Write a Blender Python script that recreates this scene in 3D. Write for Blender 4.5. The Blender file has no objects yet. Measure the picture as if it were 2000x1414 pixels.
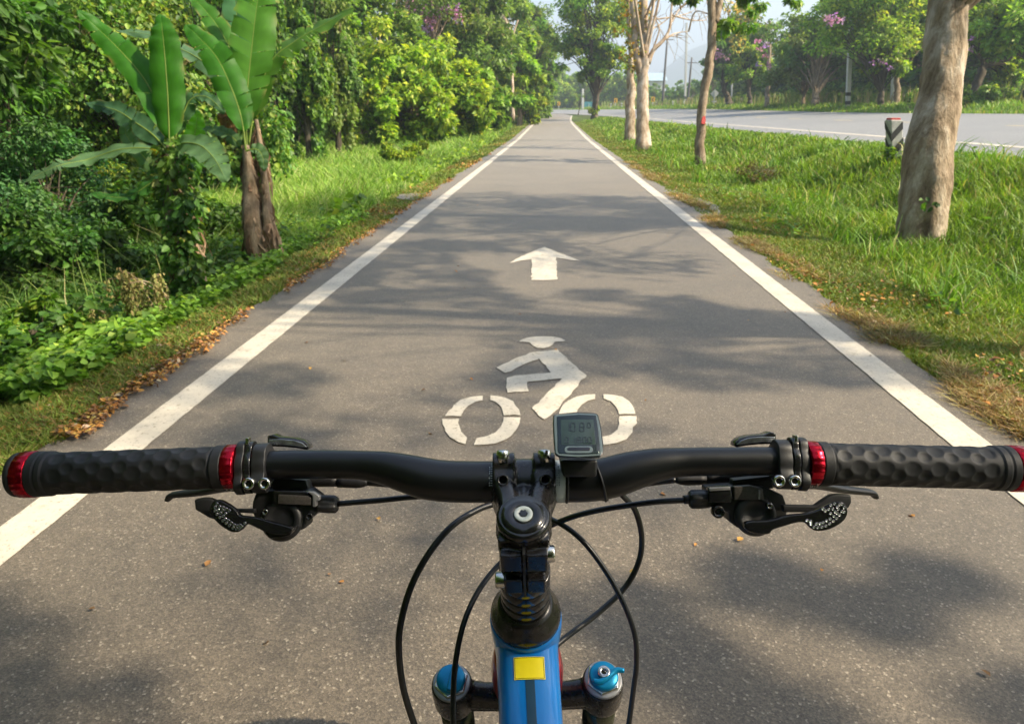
import bpy, math, random
import numpy as np
from mathutils import Vector, Matrix, noise as mnoise
R = math.radians
scene = bpy.context.scene
COL = scene.collection

# ------------------------------------------------------------------ camera, world, sun, exposure
CAMH = 1.28
PITCH = math.atan((707-219)/1333.0)
YAW = R(3.23)
cam_d = bpy.data.cameras.new("camera"); cam = bpy.data.objects.new("camera", cam_d); COL.objects.link(cam)
cam.location = (0, 0, CAMH); cam.rotation_euler = (R(90)-PITCH, 0, YAW)
cam_d.sensor_width = 36; cam_d.lens = 36*1333/2000; cam_d.clip_start = 0.02; cam_d.clip_end = 9000
cam_d.dof.use_dof = True; cam_d.dof.focus_distance = 0.58; cam_d.dof.aperture_fstop = 20
scene.camera = cam
SUN_AZ, SUN_EL = R(98), R(42)
world = bpy.data.worlds.new("World"); scene.world = world; world.use_nodes = True
wn = world.node_tree; wn.nodes.clear()
sky = wn.nodes.new('ShaderNodeTexSky'); sky.sky_type = 'NISHITA'; sky.sun_disc = False
sky.sun_elevation = SUN_EL; sky.sun_rotation = SUN_AZ
sky.air_density = 1.0; sky.dust_density = 2.5; sky.ozone_density = 1.0
bg = wn.nodes.new('ShaderNodeBackground'); bg.inputs[1].default_value = 0.14
wo = wn.nodes.new('ShaderNodeOutputWorld')
wn.links.new(sky.outputs[0], bg.inputs[0]); wn.links.new(bg.outputs[0], wo.inputs[0])
sun_d = bpy.data.lights.new("sun", 'SUN'); sun_d.energy = 5.0; sun_d.angle = R(0.65); sun_d.color = (1.0, 0.87, 0.66)
sun = bpy.data.objects.new("sun", sun_d); COL.objects.link(sun)
SDIR = Vector((math.sin(SUN_AZ)*math.cos(SUN_EL), math.cos(SUN_AZ)*math.cos(SUN_EL), math.sin(SUN_EL)))
sun.rotation_euler = SDIR.to_track_quat('Z', 'Y').to_euler(); sun.location = (30, 0, 30)
scene.view_settings.view_transform = 'Standard'; scene.view_settings.look = 'None'
scene.view_settings.gamma = 1.0; scene.view_settings.exposure = 1.22
try:
    scene.cycles.max_bounces = 6; scene.cycles.diffuse_bounces = 3; scene.cycles.transmission_bounces = 4
    scene.cycles.transparent_max_bounces = 6
except Exception: pass

# ------------------------------------------------------------------ helpers
_c, _s = math.cos(PITCH), math.sin(PITCH)
FW = np.array([-math.sin(YAW), math.cos(YAW), 0.0]); RT = np.array([math.cos(YAW), math.sin(YAW), 0.0]); UP = np.array([0, 0, 1.0])
VF = FW*_c - UP*_s            # view axis
VU = FW*_s + UP*_c            # image up
CP = np.array([0, 0, CAMH])
def W(px, py, zc):            # point seen at pixel px, py, at distance zc along the view axis
    return CP + VF*zc + RT*((px-1000)/1333*zc) - VU*((py-707)/1333*zc)
def G(px, py, z=0.0):         # point of the level z seen at pixel px, py
    d = VF + RT*((px-1000)/1333) - VU*((py-707)/1333)
    t = (z-CAMH)/d[2]
    return CP + d*t
def XY(px, zc, z=0.0):        # ground position under pixel column px at distance zc
    # solve for py such that the height is z
    a = CP + VF*zc + RT*((px-1000)/1333*zc)
    t = (a[2]-z)/VU[2]
    p = a - VU*t
    return p[0], p[1]

def lerp(a, b, t): return a+(b-a)*t
def sstep(t): t = np.clip(t, 0, 1); return t*t*(3-2*t)
def XL(y):                    # near edge of the main road
    y = np.asarray(y, float); return 6.5 - 0.00164*np.maximum(y-50, 0)**2
def path_z(y): return np.interp(y, [-50, 36, 75, 105, 165, 400], [0, 0, .38, .97, 1.1, 2.5])
def near_z(y): return np.interp(y, [-50, 10, 50, 105, 165, 400], [.68, .68, .70, 1.0, 1.15, 2.5])
def road_z(x, y):
    d = np.clip(x-XL(y), 0, 11.5)
    return near_z(y) + d*np.interp(y, [0, 40, 80, 130, 400], [.043, .045, .06, .05, .03])
def gz(x, y):
    x = np.asarray(x, float); y = np.asarray(y, float)
    xl = XL(y); pz = path_z(y); nz = near_z(y)
    wob = .045*np.sin(x*2.1+y*.7)+.04*np.sin(x*.9-y*1.3+1)+.03*np.sin(3.1*y+x*1.7)
    # right verge
    t = (x-2.2)/np.maximum(xl-2.2, .3)
    zr = lerp(pz-.01, nz-.02, np.interp(t, [0, .25, .45, .62, .8, .95, 1], [0, .02, .10, .36, .80, .98, 1])) + wob*np.clip((x-2.2)*1.0, 0, 1)*np.clip((xl-x)*.8, 0, 1) - .12*np.exp(-((t-.4)/.25)**2)*np.clip((30-y)/20, 0, 1)
    # road and beyond
    rz = road_z(x, y) - .03
    far = np.maximum(x-xl-11.5, 0)
    rz = rz + .03*(far > 0) + .3*sstep(far/6) + .002*far
    # left
    d = np.maximum(-2.05-x, 0)
    amp = np.interp(y, [-10, 0, 25, 60, 90, 400], [1, 1, .9, .5, .1, 0])
    zl = pz - .02 + amp*np.interp(d, [0, .35, 1, 2.5, 5, 12, 25], [0, -.03, -.2, -.45, -.5, -.3, .2]) + wob*np.clip(d*.8, 0, 1)
    z = np.where(x > xl, rz, np.where(x > 2.0, zr, np.where(x < -2.0, zl, pz-.03)))
    z = np.where((x <= xl) & (xl < 2.4), np.where(x > -2.0, np.minimum(pz, nz)-.03, zl), z)
    return z
def gzf(x, y): return float(gz(x, y))

def tag(o, label=None, cat=None, group=None, kind=None):
    if label: o['label'] = label
    if cat: o['category'] = cat
    if group: o['group'] = group
    if kind: o['kind'] = kind
    return o
def empty(name, loc, label=None, cat=None, group=None, rz=0):
    o = bpy.data.objects.new(name, None); COL.objects.link(o); o.location = tuple(float(v) for v in loc)
    o.rotation_euler = (0, 0, rz); o.empty_display_size = .1
    return tag(o, label, cat, group)
def origin_of(parent):
    v = Vector((0, 0, 0)); p = parent
    while p is not None: v = v+p.location; p = p.parent
    return v
def link_mesh(name, me, mat, parent=None, smooth=True):
    o = bpy.data.objects.new(name, me); COL.objects.link(o)
    if mat: me.materials.append(mat)
    if parent is not None: o.parent = parent
    return o
def mesh_obj(name, V, F, mat, parent=None, smooth=True, loc=None):
    """V in world coordinates; the mesh is stored relative to its parent's place"""
    V = np.asarray(V, float)
    off = np.array(origin_of(parent)) if parent is not None else (np.array(loc, float) if loc is not None else np.zeros(3))
    me = bpy.data.meshes.new(name); me.from_pydata([tuple(v) for v in (V-off)], [], [tuple(int(i) for i in f) for f in F]); me.update()
    if smooth: me.polygons.foreach_set('use_smooth', [True]*len(me.polygons))
    o = link_mesh(name, me, mat, parent)
    if parent is None and loc is not None: o.location = tuple(loc)
    return o
def quad_mesh(name, V, F, C, mat, parent=None, smooth=False, loc=None, UV=None):
    """fast path: V (n,3) world, F (m,4) int, C (n,3) colour per vertex"""
    off = np.array(origin_of(parent)) if parent is not None else (np.array(loc, float) if loc is not None else np.zeros(3))
    me = bpy.data.meshes.new(name); n = len(V); m = len(F); k = F.shape[1]
    me.vertices.add(n); me.vertices.foreach_set('co', (V-off).astype(np.float32).ravel())
    me.loops.add(m*k); me.loops.foreach_set('vertex_index', F.astype(np.int32).ravel())
    me.polygons.add(m); me.polygons.foreach_set('loop_start', np.arange(0, m*k, k, dtype=np.int32))
    try: me.polygons.foreach_set('loop_total', np.full(m, k, np.int32))
    except Exception: pass
    if smooth: me.polygons.foreach_set('use_smooth', np.ones(m, bool))
    me.update(calc_edges=True)
    if C is not None:
        a = me.attributes.new('col', 'FLOAT_COLOR', 'POINT')
        a.data.foreach_set('color', np.concatenate([C, np.ones((n, 1))], 1).astype(np.float32).ravel())
    o = link_mesh(name, me, mat, parent)
    if parent is None and loc is not None: o.location = tuple(loc)
    return o
def copy_tree(o, parent=None):
    c = o.copy(); COL.objects.link(c); c.parent = parent
    for ch in list(o.children): copy_tree(ch, c)
    return c

# ------------------------------------------------------------------ materials
def nmat(name):
    m = bpy.data.materials.new(name); m.use_nodes = True
    nt = m.node_tree; nt.nodes.clear(); out = nt.nodes.new('ShaderNodeOutputMaterial')
    return m, nt, out
def nd(nt, t, **kw):
    n = nt.nodes.new(t)
    for k, v in kw.items():
        if k in n.inputs: n.inputs[k].default_value = v
        else: setattr(n, k, v)
    return n
def coords(nt, scale=(1, 1, 1)):
    tc = nt.nodes.new('ShaderNodeTexCoord'); mp = nt.nodes.new('ShaderNodeMapping'); mp.inputs['Scale'].default_value = scale
    nt.links.new(tc.outputs['Object'], mp.inputs['Vector']); return mp.outputs[0]
def noise_tex(nt, vec, scale, detail=4, rough=.55, dist=0.0):
    n = nd(nt, 'ShaderNodeTexNoise', Scale=scale, Detail=detail, Roughness=rough, Distortion=dist)
    nt.links.new(vec, n.inputs['Vector']); return n.outputs['Fac']
def ramp(nt, fac, stops):
    r = nt.nodes.new('ShaderNodeValToRGB'); el = r.color_ramp.elements
    while len(el) > 1: el.remove(el[-1])
    el[0].position = stops[0][0]; el[0].color = (*stops[0][1], 1)
    for p, c in stops[1:]:
        e = el.new(p); e.color = (*c, 1)
    nt.links.new(fac, r.inputs[0]); return r.outputs[0]
def mixc(nt, fac, a, b, mode='MIX'):
    m = nt.nodes.new('ShaderNodeMix'); m.data_type = 'RGBA'; m.blend_type = mode
    for s, v in ((m.inputs[0], fac), (m.inputs[6], a), (m.inputs[7], b)):
        if isinstance(v, (int, float)): s.default_value = v
        elif isinstance(v, tuple): s.default_value = (*v, 1)
        else: nt.links.new(v, s)
    return m.outputs[2]
def bump(nt, h, strength, dist=.01):
    b = nd(nt, 'ShaderNodeBump', Strength=strength, Distance=dist); nt.links.new(h, b.inputs['Height']); return b.outputs[0]
def pbsdf(nt, out, color=None, rough=.5, metal=0.0, spec=.5, normal=None, coat=0.0):
    p = nt.nodes.new('ShaderNodeBsdfPrincipled')
    if isinstance(color, tuple): p.inputs['Base Color'].default_value = (*color, 1)
    elif color is not None: nt.links.new(color, p.inputs['Base Color'])
    if isinstance(rough, (int, float)): p.inputs['Roughness'].default_value = rough
    else: nt.links.new(rough, p.inputs['Roughness'])
    p.inputs['Metallic'].default_value = metal; p.inputs['Specular IOR Level'].default_value = spec
    p.inputs['Coat Weight'].default_value = coat; p.inputs['Coat Roughness'].default_value = .08
    if normal is not None: nt.links.new(normal, p.inputs['Normal'])
    if out is not None: nt.links.new(p.outputs[0], out.inputs[0])
    return p
def simple(name, c, rough=.5, metal=0, spec=.5, coat=0, var=.12, scale=60, bmp=.0, bscale=300):
    m, nt, out = nmat(name); v = coords(nt)
    f = noise_tex(nt, v, scale, 3)
    c1 = tuple(min(1, x*(1+var)) for x in c); c0 = tuple(x*(1-var) for x in c)
    col = ramp(nt, f, [(.3, c0), (.7, c1)])
    rr = nd(nt, 'ShaderNodeMapRange'); rr.inputs['To Min'].default_value = rough*.85; rr.inputs['To Max'].default_value = min(1, rough*1.15)
    nt.links.new(f, rr.inputs[0])
    nrm = bump(nt, noise_tex(nt, v, bscale, 2), bmp, .0005) if bmp else None
    pbsdf(nt, out, col, rr.outputs[0], metal, spec, nrm, coat); return m
def leaf_mat(name, trans=.42, rough=.5, spec=.35, tcol=(1.25, 1.35, .55)):
    m, nt, out = nmat(name)
    at = nt.nodes.new('ShaderNodeAttribute'); at.attribute_name = 'col'
    p = pbsdf(nt, None, at.outputs['Color'], rough, 0, spec)
    t = nt.nodes.new('ShaderNodeBsdfTranslucent'); nt.links.new(mixc(nt, 1.0, at.outputs['Color'], tcol, 'MULTIPLY'), t.inputs[0])
    mx = nt.nodes.new('ShaderNodeMixShader'); mx.inputs[0].default_value = trans
    nt.links.new(p.outputs[0], mx.inputs[1]); nt.links.new(t.outputs[0], mx.inputs[2]); nt.links.new(mx.outputs[0], out.inputs[0])
    return m
def asphalt(name, dark, light, speck, cell=130, patch=.9, bstr=.55, far_sheen=False):
    m, nt, out = nmat(name); v = coords(nt)
    vo = nd(nt, 'ShaderNodeTexVoronoi', Scale=cell, Randomness=1.0); nt.links.new(v, vo.inputs['Vector'])
    sep = nt.nodes.new('ShaderNodeSeparateColor'); nt.links.new(vo.outputs['Color'], sep.inputs[0])
    stones = ramp(nt, sep.outputs[0], [(0, tuple(x*.78 for x in dark)), (.35, dark), (.72, light), (.945, light), (.97, speck), (1, tuple(min(1, x*1.25) for x in speck))])
    vs = nd(nt, 'ShaderNodeTexVoronoi', Scale=cell*2.6); nt.links.new(v, vs.inputs['Vector'])
    s2 = nt.nodes.new('ShaderNodeSeparateColor'); nt.links.new(vs.outputs['Color'], s2.inputs[0])
    fine = ramp(nt, s2.outputs[1], [(0, (.62,)*3), (.8, (1.1,)*3), (1, (1.6,)*3)])
    big = ramp(nt, noise_tex(nt, v, patch, 6, .65), [(.3, (.80, .81, .83)), (.5, (1, .99, .98)), (.7, (1.14, 1.12, 1.08))])
    c = mixc(nt, .8, stones, fine, 'MULTIPLY'); c = mixc(nt, 1.0, c, big, 'MULTIPLY')
    sm = ramp(nt, noise_tex(nt, v, 14, 5, .7), [(.35, (.86,)*3), (.65, (1.12,)*3)])
    c = mixc(nt, 1.0, c, sm, 'MULTIPLY')
    if far_sheen:      # grazing sheen of the far stretch is painted in as a paler, cooler grey
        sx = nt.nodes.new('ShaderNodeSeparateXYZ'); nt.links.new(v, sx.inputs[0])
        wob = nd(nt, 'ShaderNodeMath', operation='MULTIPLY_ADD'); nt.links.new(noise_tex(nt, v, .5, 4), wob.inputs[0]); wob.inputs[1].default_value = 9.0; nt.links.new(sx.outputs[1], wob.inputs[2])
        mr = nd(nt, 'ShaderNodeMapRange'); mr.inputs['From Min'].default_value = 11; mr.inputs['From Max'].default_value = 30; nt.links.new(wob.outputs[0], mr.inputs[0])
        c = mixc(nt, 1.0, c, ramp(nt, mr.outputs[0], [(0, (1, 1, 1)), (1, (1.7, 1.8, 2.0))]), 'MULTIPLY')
    ma = nd(nt, 'ShaderNodeMath', operation='ADD'); nt.links.new(vo.outputs['Distance'], ma.inputs[0]); nt.links.new(s2.outputs[0], ma.inputs[1])
    b = bump(nt, ma.outputs[0], bstr, .003)
    p = pbsdf(nt, out, c, .6, 0, .5, b); p.inputs['Sheen Weight'].default_value = .20; p.inputs['Sheen Roughness'].default_value = .5; p.inputs['Sheen Tint'].default_value = (1, .97, .92, 1); return m

def ground_mat():
    m, nt, out = nmat('ground_soil'); v = coords(nt)
    f = noise_tex(nt, v, .9, 6, .65); g = noise_tex(nt, v, 9, 5, .7)
    a = ramp(nt, f, [(.35, (.055, .085, .018)), (.5, (.075, .12, .022)), (.66, (.11, .095, .04))])
    b = ramp(nt, g, [(.3, (.55, .6, .5)), (.7, (1.3, 1.25, 1.1))])
    c = mixc(nt, 1, a, b, 'MULTIPLY')
    pbsdf(nt, out, c, .9, 0, .2, bump(nt, g, .8, .03)); return m
def paint_mat(name, base, worn):
    m, nt, out = nmat(name); v = coords(nt)
    f = noise_tex(nt, v, 3.2, 6, .7); g = noise_tex(nt, v, 60, 4, .75); h = noise_tex(nt, v, 11, 5, .75, .4)
    a = ramp(nt, f, [(.3, tuple(x*.76 for x in base)), (.6, base)])
    k = ramp(nt, g, [(.31, worn), (.44, (1, 1, 1))])
    sm = ramp(nt, h, [(.30, (.66, .63, .58)), (.42, (1, 1, 1))])
    c = mixc(nt, 1, mixc(nt, 1, a, k, 'MULTIPLY'), sm, 'MULTIPLY')
    pbsdf(nt, out, c, .6, 0, .35, bump(nt, g, .35, .002)); return m
def bark_mat(name, a, b, c, sc=7, stretch=.28, bstr=.7):
    m, nt, out = nmat(name); v = coords(nt, (1, 1, stretch)); v2 = coords(nt)
    f = noise_tex(nt, v, sc, 6, .6, .4); g = noise_tex(nt, v, sc*6, 5, .65); h = noise_tex(nt, v2, sc*.35, 4, .6)
    col = ramp(nt, f, [(.32, a), (.48, b), (.68, c)])
    col = mixc(nt, 1, col, ramp(nt, g, [(.3, (.72, .70, .66)), (.65, (1.15, 1.14, 1.12))]), 'MULTIPLY')
    col = mixc(nt, 1, col, ramp(nt, h, [(.35, (.80, .78, .72)), (.6, (1.1, 1.1, 1.1))]), 'MULTIPLY')
    ma = nd(nt, 'ShaderNodeMath', operation='ADD'); nt.links.new(f, ma.inputs[0]); nt.links.new(g, ma.inputs[1])
    pbsdf(nt, out, col, .85, 0, .25, bump(nt, ma.outputs[0], bstr, .02)); return m

M = {}
M['path'] = asphalt('asphalt_path', (.094, .075, .052), (.132, .106, .075), (.235, .20, .15), cell=185, bstr=.3, far_sheen=True)
M['road'] = asphalt('asphalt_road', (.13, .128, .126), (.18, .178, .174), (.28, .28, .27), cell=70, patch=.3, bstr=.3)
M['paint'] = paint_mat('worn_white_paint', (.58, .525, .43), (.42, .40, .36))
M['yellow_paint'] = paint_mat('yellow_road_paint', (.62, .50, .26), (.6, .55, .5))
M['ground'] = ground_mat()
M['leaf'] = leaf_mat('foliage'); M['grass'] = leaf_mat('grass_blades', .30, .55, .3)
M['banana'] = leaf_mat('banana_lamina', .38, .5, .22, (1.2, 1.5, .3))
M['dryleaf'] = leaf_mat('dry_leaves', .15, .7, .2, (1.3, 1.0, .6))
M['petal'] = leaf_mat('petals', .3, .6, .2, (1.2, 1, 1.2))
M['bark_pale'] = bark_mat('pale_peeling_bark', (.15, .105, .065), (.33, .255, .175), (.56, .49, .40), 7, .3, 1.0)
M['bark_white'] = bark_mat('white_smooth_bark', (.38, .33, .27), (.52, .48, .42), (.66, .63, .58), 5)
M['bark_brown'] = bark_mat('brown_bark', (.13, .095, .06), (.24, .18, .12), (.36, .30, .22), 9)
M['bark_dark'] = bark_mat('dark_bark', (.05, .045, .035), (.085, .07, .05), (.14, .12, .09), 8)
M['fibre'] = bark_mat('dried_banana_sheath', (.09, .05, .03), (.24, .15, .09), (.46, .34, .23), 14, .12)
M['concrete'] = simple('weathered_concrete', (.46, .45, .42), .85, spec=.2, var=.25, scale=12)
M['whitepaint'] = simple('white_post_paint', (.62, .60, .55), .7, spec=.3, var=.25, scale=20)
M['blackpaint'] = simple('black_post_paint', (.05, .05, .05), .7, spec=.3, var=.3, scale=20)
M['redpaint'] = simple('red_post_paint', (.50, .07, .06), .7, spec=.3, var=.3, scale=40)
M['signyellow'] = simple('yellow_sign_sheet', (.78, .42, .02), .5, var=.06)
M['signblack'] = simple('black_sign_print', (.02, .02, .02), .5)
M['signgrey'] = simple('grey_sign_back', (.52, .53, .53), .5, metal=.3)
M['signteal'] = simple('teal_sign_sheet', (.06, .26, .30), .5)
M['metalpost'] = simple('galvanised_post', (.55, .56, .56), .5, metal=.4)
M['woodpole'] = simple('dark_utility_pole', (.14, .13, .12), .85, spec=.2)

# ------------------------------------------------------------------ geometry helpers
def catmull(P, n):
    P = np.asarray(P, float)
    if len(P) == 2: return P[0]+(P[1]-P[0])*np.linspace(0, 1, n)[:, None]
    Q = np.vstack([2*P[0]-P[1], P, 2*P[-1]-P[-2]]); m = len(P)-1
    t = np.linspace(0, m, n); i = np.minimum(t.astype(int), m-1); u = (t-i)[:, None]
    a, b, c, d = Q[i], Q[i+1], Q[i+2], Q[i+3]
    return .5*(2*b+(c-a)*u+(2*a-5*b+4*c-d)*u**2+(3*b-a-3*c+d)*u**3)
def sweep(P, rad, sides=8, cap=True, mod=None):
    P = np.asarray(P, float); n = len(P); rad = np.broadcast_to(np.asarray(rad, float), (n,))
    T = np.gradient(P, axis=0); T /= np.linalg.norm(T, axis=1)[:, None]+1e-12
    ref = np.array([1.0, 0, 0]) if abs(T[0][0]) < .8 else np.array([0, 1.0, 0])
    A = ref-T[0]*np.dot(ref, T[0]); A /= np.linalg.norm(A); V = []
    th = np.linspace(0, 2*np.pi, sides, endpoint=False)
    for i in range(n):
        A = A-T[i]*np.dot(A, T[i]); A /= np.linalg.norm(A)+1e-12; B = np.cross(T[i], A)
        r = rad[i]*(mod(i/(n-1), th) if mod else 1.0)
        V.append(P[i]+(np.cos(th)*r)[:, None]*A+(np.sin(th)*r)[:, None]*B)
    V = np.vstack(V); F = []
    for i in range(n-1):
        for j in range(sides):
            k = (j+1) % sides; F.append((i*sides+j, i*sides+k, (i+1)*sides+k, (i+1)*sides+j))
    if cap: F.append(tuple(range(sides))[::-1]); F.append(tuple((n-1)*sides+j for j in range(sides)))
    return V, F
class MB:
    def __init__(s): s.V = []; s.F = []; s.n = 0
    def add(s, VF_):
        V, F = VF_; V = np.asarray(V, float); s.V.append(V); s.F += [tuple(i+s.n for i in f) for f in F]; s.n += len(V); return s
    def tube(s, P, rad, sides=8, n=None, **k):
        P = np.asarray(P, float)
        if n: P = catmull(P, n); rad = np.interp(np.linspace(0, 1, n), np.linspace(0, 1, len(np.atleast_1d(rad))), np.atleast_1d(rad)) if np.ndim(rad) else rad
        return s.add(sweep(P, rad, sides, **k))
    def box(s, c, ax, h):      # centre, 3 axes (rows), half sizes
        c = np.asarray(c, float); ax = np.asarray(ax, float); V = []
        for i in (-1, 1):
            for j in (-1, 1):
                for k in (-1, 1): V.append(c+ax[0]*h[0]*i+ax[1]*h[1]*j+ax[2]*h[2]*k)
        return s.add((V, [(0, 1, 3, 2), (4, 6, 7, 5), (0, 4, 5, 1), (2, 3, 7, 6), (0, 2, 6, 4), (1, 5, 7, 3)]))
    def build(s, name, mat, parent=None, smooth=True, loc=None, bev=0, seg=2, sub=0):
        o = mesh_obj(name, np.vstack(s.V), s.F, mat, parent, smooth, loc)
        if bev: b = o.modifiers.new('bevel', 'BEVEL'); b.width = bev; b.segments = seg; b.limit_method = 'ANGLE'; b.angle_limit = R(35)
        if sub: q = o.modifiers.new('subsurf', 'SUBSURF'); q.levels = sub; q.render_levels = sub
        return o
def nz(v): return v/(np.linalg.norm(v, axis=-1, keepdims=True)+1e-12)

def leafmesh(P, D, N, S, wr, C, full=True, fold=.12, curl=.15):
    n = len(P); D = nz(D); Sd = nz(np.cross(N, D)); N = np.cross(D, Sd); S = S[:, None]; wr = np.broadcast_to(wr, (n,))[:, None]
    if full:
        tpl = [(0, 0, 0), (.28, .46, fold), (.68, .38, fold*.6-curl*.4), (1, 0, -curl), (.68, -.38, fold*.6-curl*.4), (.28, -.46, fold)]
        f = np.array([[0, 1, 2, 3], [0, 3, 4, 5]])
    else:
        tpl = [(0, 0, 0), (.45, .5, fold), (1, 0, -curl), (.45, -.5, fold)]; f = np.array([[0, 1, 2, 3]])
    k = len(tpl)
    V = np.stack([P + D*S*t + Sd*S*wr*s + N*S*h for t, s, h in tpl], 1).reshape(-1, 3)
    F = (np.arange(n)[:, None, None]*k + f[None]).reshape(-1, 4)
    return V, F, np.repeat(C, k, 0)
def pick_cols(rng, n, pal, jit=.22):
    pal = np.array(pal, float); w = pal[:, 3]/pal[:, 3].sum(); c = pal[rng.choice(len(pal), n, p=w), :3]
    return c*(1+rng.uniform(-jit, jit, (n, 1)))*(1+rng.uniform(-.06, .06, (n, 3)))
def clump_leaves(rng, cen, rad, n_per, size, pal, up=.75, droop=.25, sig=.55, outw=.6):
    """leaves gathered round clump centres; rad (K,3)"""
    K = len(cen); rad = np.broadcast_to(np.asarray(rad, float).reshape(-1, 1) if np.ndim(rad) == 1 and len(np.atleast_1d(rad)) == K else np.asarray(rad, float), (K, 3))
    idx = np.repeat(np.arange(K), n_per); n = len(idx)
    u = nz(rng.normal(size=(n, 3))); r = rng.uniform(.15, 1, (n, 1))**(sig); P = cen[idx]+u*r*rad[idx]
    N = nz(np.array([0, 0, up])+u*outw*.8+rng.normal(size=(n, 3))*.38)
    D = nz(u*[1, 1, .3]+rng.normal(size=(n, 3))*.5+np.array([0, 0, -droop]))
    ct = (1+rng.uniform(-.2, .22, (K, 1)))*np.array([1, 1, 1])*(1+np.stack([rng.uniform(-.15, .22, K), rng.uniform(-.05, .08, K), rng.uniform(-.2, .2, K)], 1))
    C = pick_cols(rng, n, pal)*ct[idx]
    S = size*rng.uniform(.6, 1.3, n)
    return P, D, N, S, C
PAL = {
 'mid':   [(0.122, 0.231, 0.030, 4), (0.174, 0.300, 0.038, 3), (0.070, 0.145, 0.024, 2), (0.290, 0.359, 0.050, .8)],
 'bright':[(0.267, 0.407, 0.042, 4), (0.186, 0.300, 0.034, 3), (0.406, 0.482, 0.055, 2), (0.093, 0.171, 0.025, 1.3)],
 'dark':  [(0.068, 0.151, 0.028, 4), (0.105, 0.217, 0.033, 3), (0.046, 0.101, 0.020, 2)],
 'yellow':[(0.204, 0.332, 0.045, 3), (0.130, 0.246, 0.035, 4), (0.306, 0.374, 0.060, 1.0), (0.074, 0.150, 0.030, 2.4), (0.160, 0.150, 0.060, .35)],
 'olive': [(0.149, 0.243, 0.050, 4), (0.107, 0.185, 0.035, 3), (0.213, 0.312, 0.060, 2), (0.221, 0.227, 0.100, .4)],
 'ylflow':[(.62, .48, .06, 3), (.30, .33, .05, 3), (.14, .22, .03, 3)],
 'orange':[(.50, .26, .05, 3), (.40, .33, .07, 3), (.20, .22, .04, 2)],
 'blue':  [(0.062, 0.169, 0.050, 4), (0.100, 0.234, 0.060, 3), (0.044, 0.117, 0.035, 2)],
 'dry':   [(.38, .24, .10, 3), (.25, .15, .07, 3), (.42, .36, .14, 2), (.22, .22, .06, 2)],
 'litter':[(.46, .22, .06, 3), (.55, .32, .09, 2), (.30, .15, .06, 3), (.60, .44, .12, .8), (.45, .34, .22, 1), (.17, .10, .05, 3)],
 'pink':  [(.60, .30, .54, 3), (.70, .42, .66, 2), (.45, .22, .42, 1), (.14, .2, .05, 1.5)],
}
# ------------------------------------------------------------------ the setting: ground, path, roads, markings
HAZE_D = .0011
def build_ground():
    xs = np.unique(np.round(np.concatenate([[-3000, -1500, -700, -350, -200, -120, -80, -60], np.arange(-40, 44, .25), [60, 80, 120, 200, 350, 700, 1500, 3000]]), 3))
    ys = np.unique(np.round(np.concatenate([[-600, -100, -40, -20, -8], np.arange(-4, 26, .25), np.arange(26, 180, 1.0), [200, 230, 270, 320, 400, 520, 700, 1000, 1500, 2300, 3500]]), 3))
    X, Y = np.meshgrid(xs, ys); Z = gz(X, Y)
    V = np.stack([X.ravel(), Y.ravel(), Z.ravel()], 1); nx = len(xs)
    i, j = np.meshgrid(np.arange(nx-1), np.arange(len(ys)-1)); a = (j*nx+i).ravel()
    F = np.stack([a, a+1, a+nx+1, a+nx], 1)
    o = quad_mesh('ground', V, F, None, M['ground'], smooth=True); tag(o, kind='structure')
build_ground()

def strip(name, rows, mat, kind='structure', thick=0):
    """rows: list of rows of points (each row the same length)"""
    rows = np.asarray(rows, float); n, k = rows.shape[:2]
    V = rows.reshape(-1, 3); F = [(i*k+j, i*k+j+1, (i+1)*k+j+1, (i+1)*k+j) for i in range(n-1) for j in range(k-1)]
    o = mesh_obj(name, V, F, mat); o['kind'] = kind; return o
rng = np.random.default_rng(3)
# path: a sheet with ragged edges
ys = np.unique(np.concatenate([np.arange(-3, 30, .12), np.arange(30, 112, 1.0)]))
def ragged(y, s, base, amp):
    y = np.asarray(y, float)
    v = base+amp*(np.sin(y*2.3+s)*.4+np.sin(y*5.1+2*s)*.3+np.sin(y*11.7+3*s)*.25+np.sin(y*23+s)*.2)
    return v
le = ragged(ys, 1.0, -2.06, .05); re = ragged(ys, 2.7, 2.02, .05)
le = le - .45*np.exp(-((ys-11.2)/.5)**4)           # little paved apron on the left
re = re + .35*np.exp(-((ys-10.6)/1.6)**4)
re = np.where(ys > 85, np.maximum(re, re+(ys-85)**1.5*.03), re); le = np.where(ys > 95, le-(ys-95)*.5, le)
rows = [[(x, y, path_z(y)) for x in np.linspace(l, r, 7)] for y, l, r in zip(ys, le, re)]
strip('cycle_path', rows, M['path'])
# main road
ys2 = np.arange(-30, 261, 2.0)
rows = []
for y in ys2:
    xl = float(XL(y)); rows.append([(xl+t, y, float(road_z(xl+t, y))+.004) for t in (-.05, .5, 1.1, 3, 5.5, 8, 11, 11.55)])
strip('main_road', rows, M['road'])
def paint_line(name, xf, w, y0, y1, zf, mat, step=.05, far=1.0, rag=.0012):
    yy = np.unique(np.concatenate([np.arange(y0, min(y1, 25), step), np.arange(25, y1+.01, far)])) if y0 < 25 else np.arange(y0, y1+.01, far)
    rr = np.random.default_rng(int(abs(w*1000)+y1+abs(y0)))
    rows = []
    for y in yy:
        x = float(xf(y)); a = x-w/2+rr.normal()*rag; b = x+w/2+rr.normal()*rag
        rows.append([(a, y, zf(a, y)), (b, y, zf(b, y))])
    o = strip(name, rows, mat); return o
pz4 = lambda x, y: float(path_z(y))+.004
o = paint_line('edge_line', lambda y: -1.705, .155, -2, 88, pz4, M['paint'])
o = paint_line('edge_line', lambda y: 1.735+(max(y-60, 0)**2)*.0006, .165, -2, 104, pz4, M['paint'])
rz4 = lambda x, y: float(road_z(x, y))+.009
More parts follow.
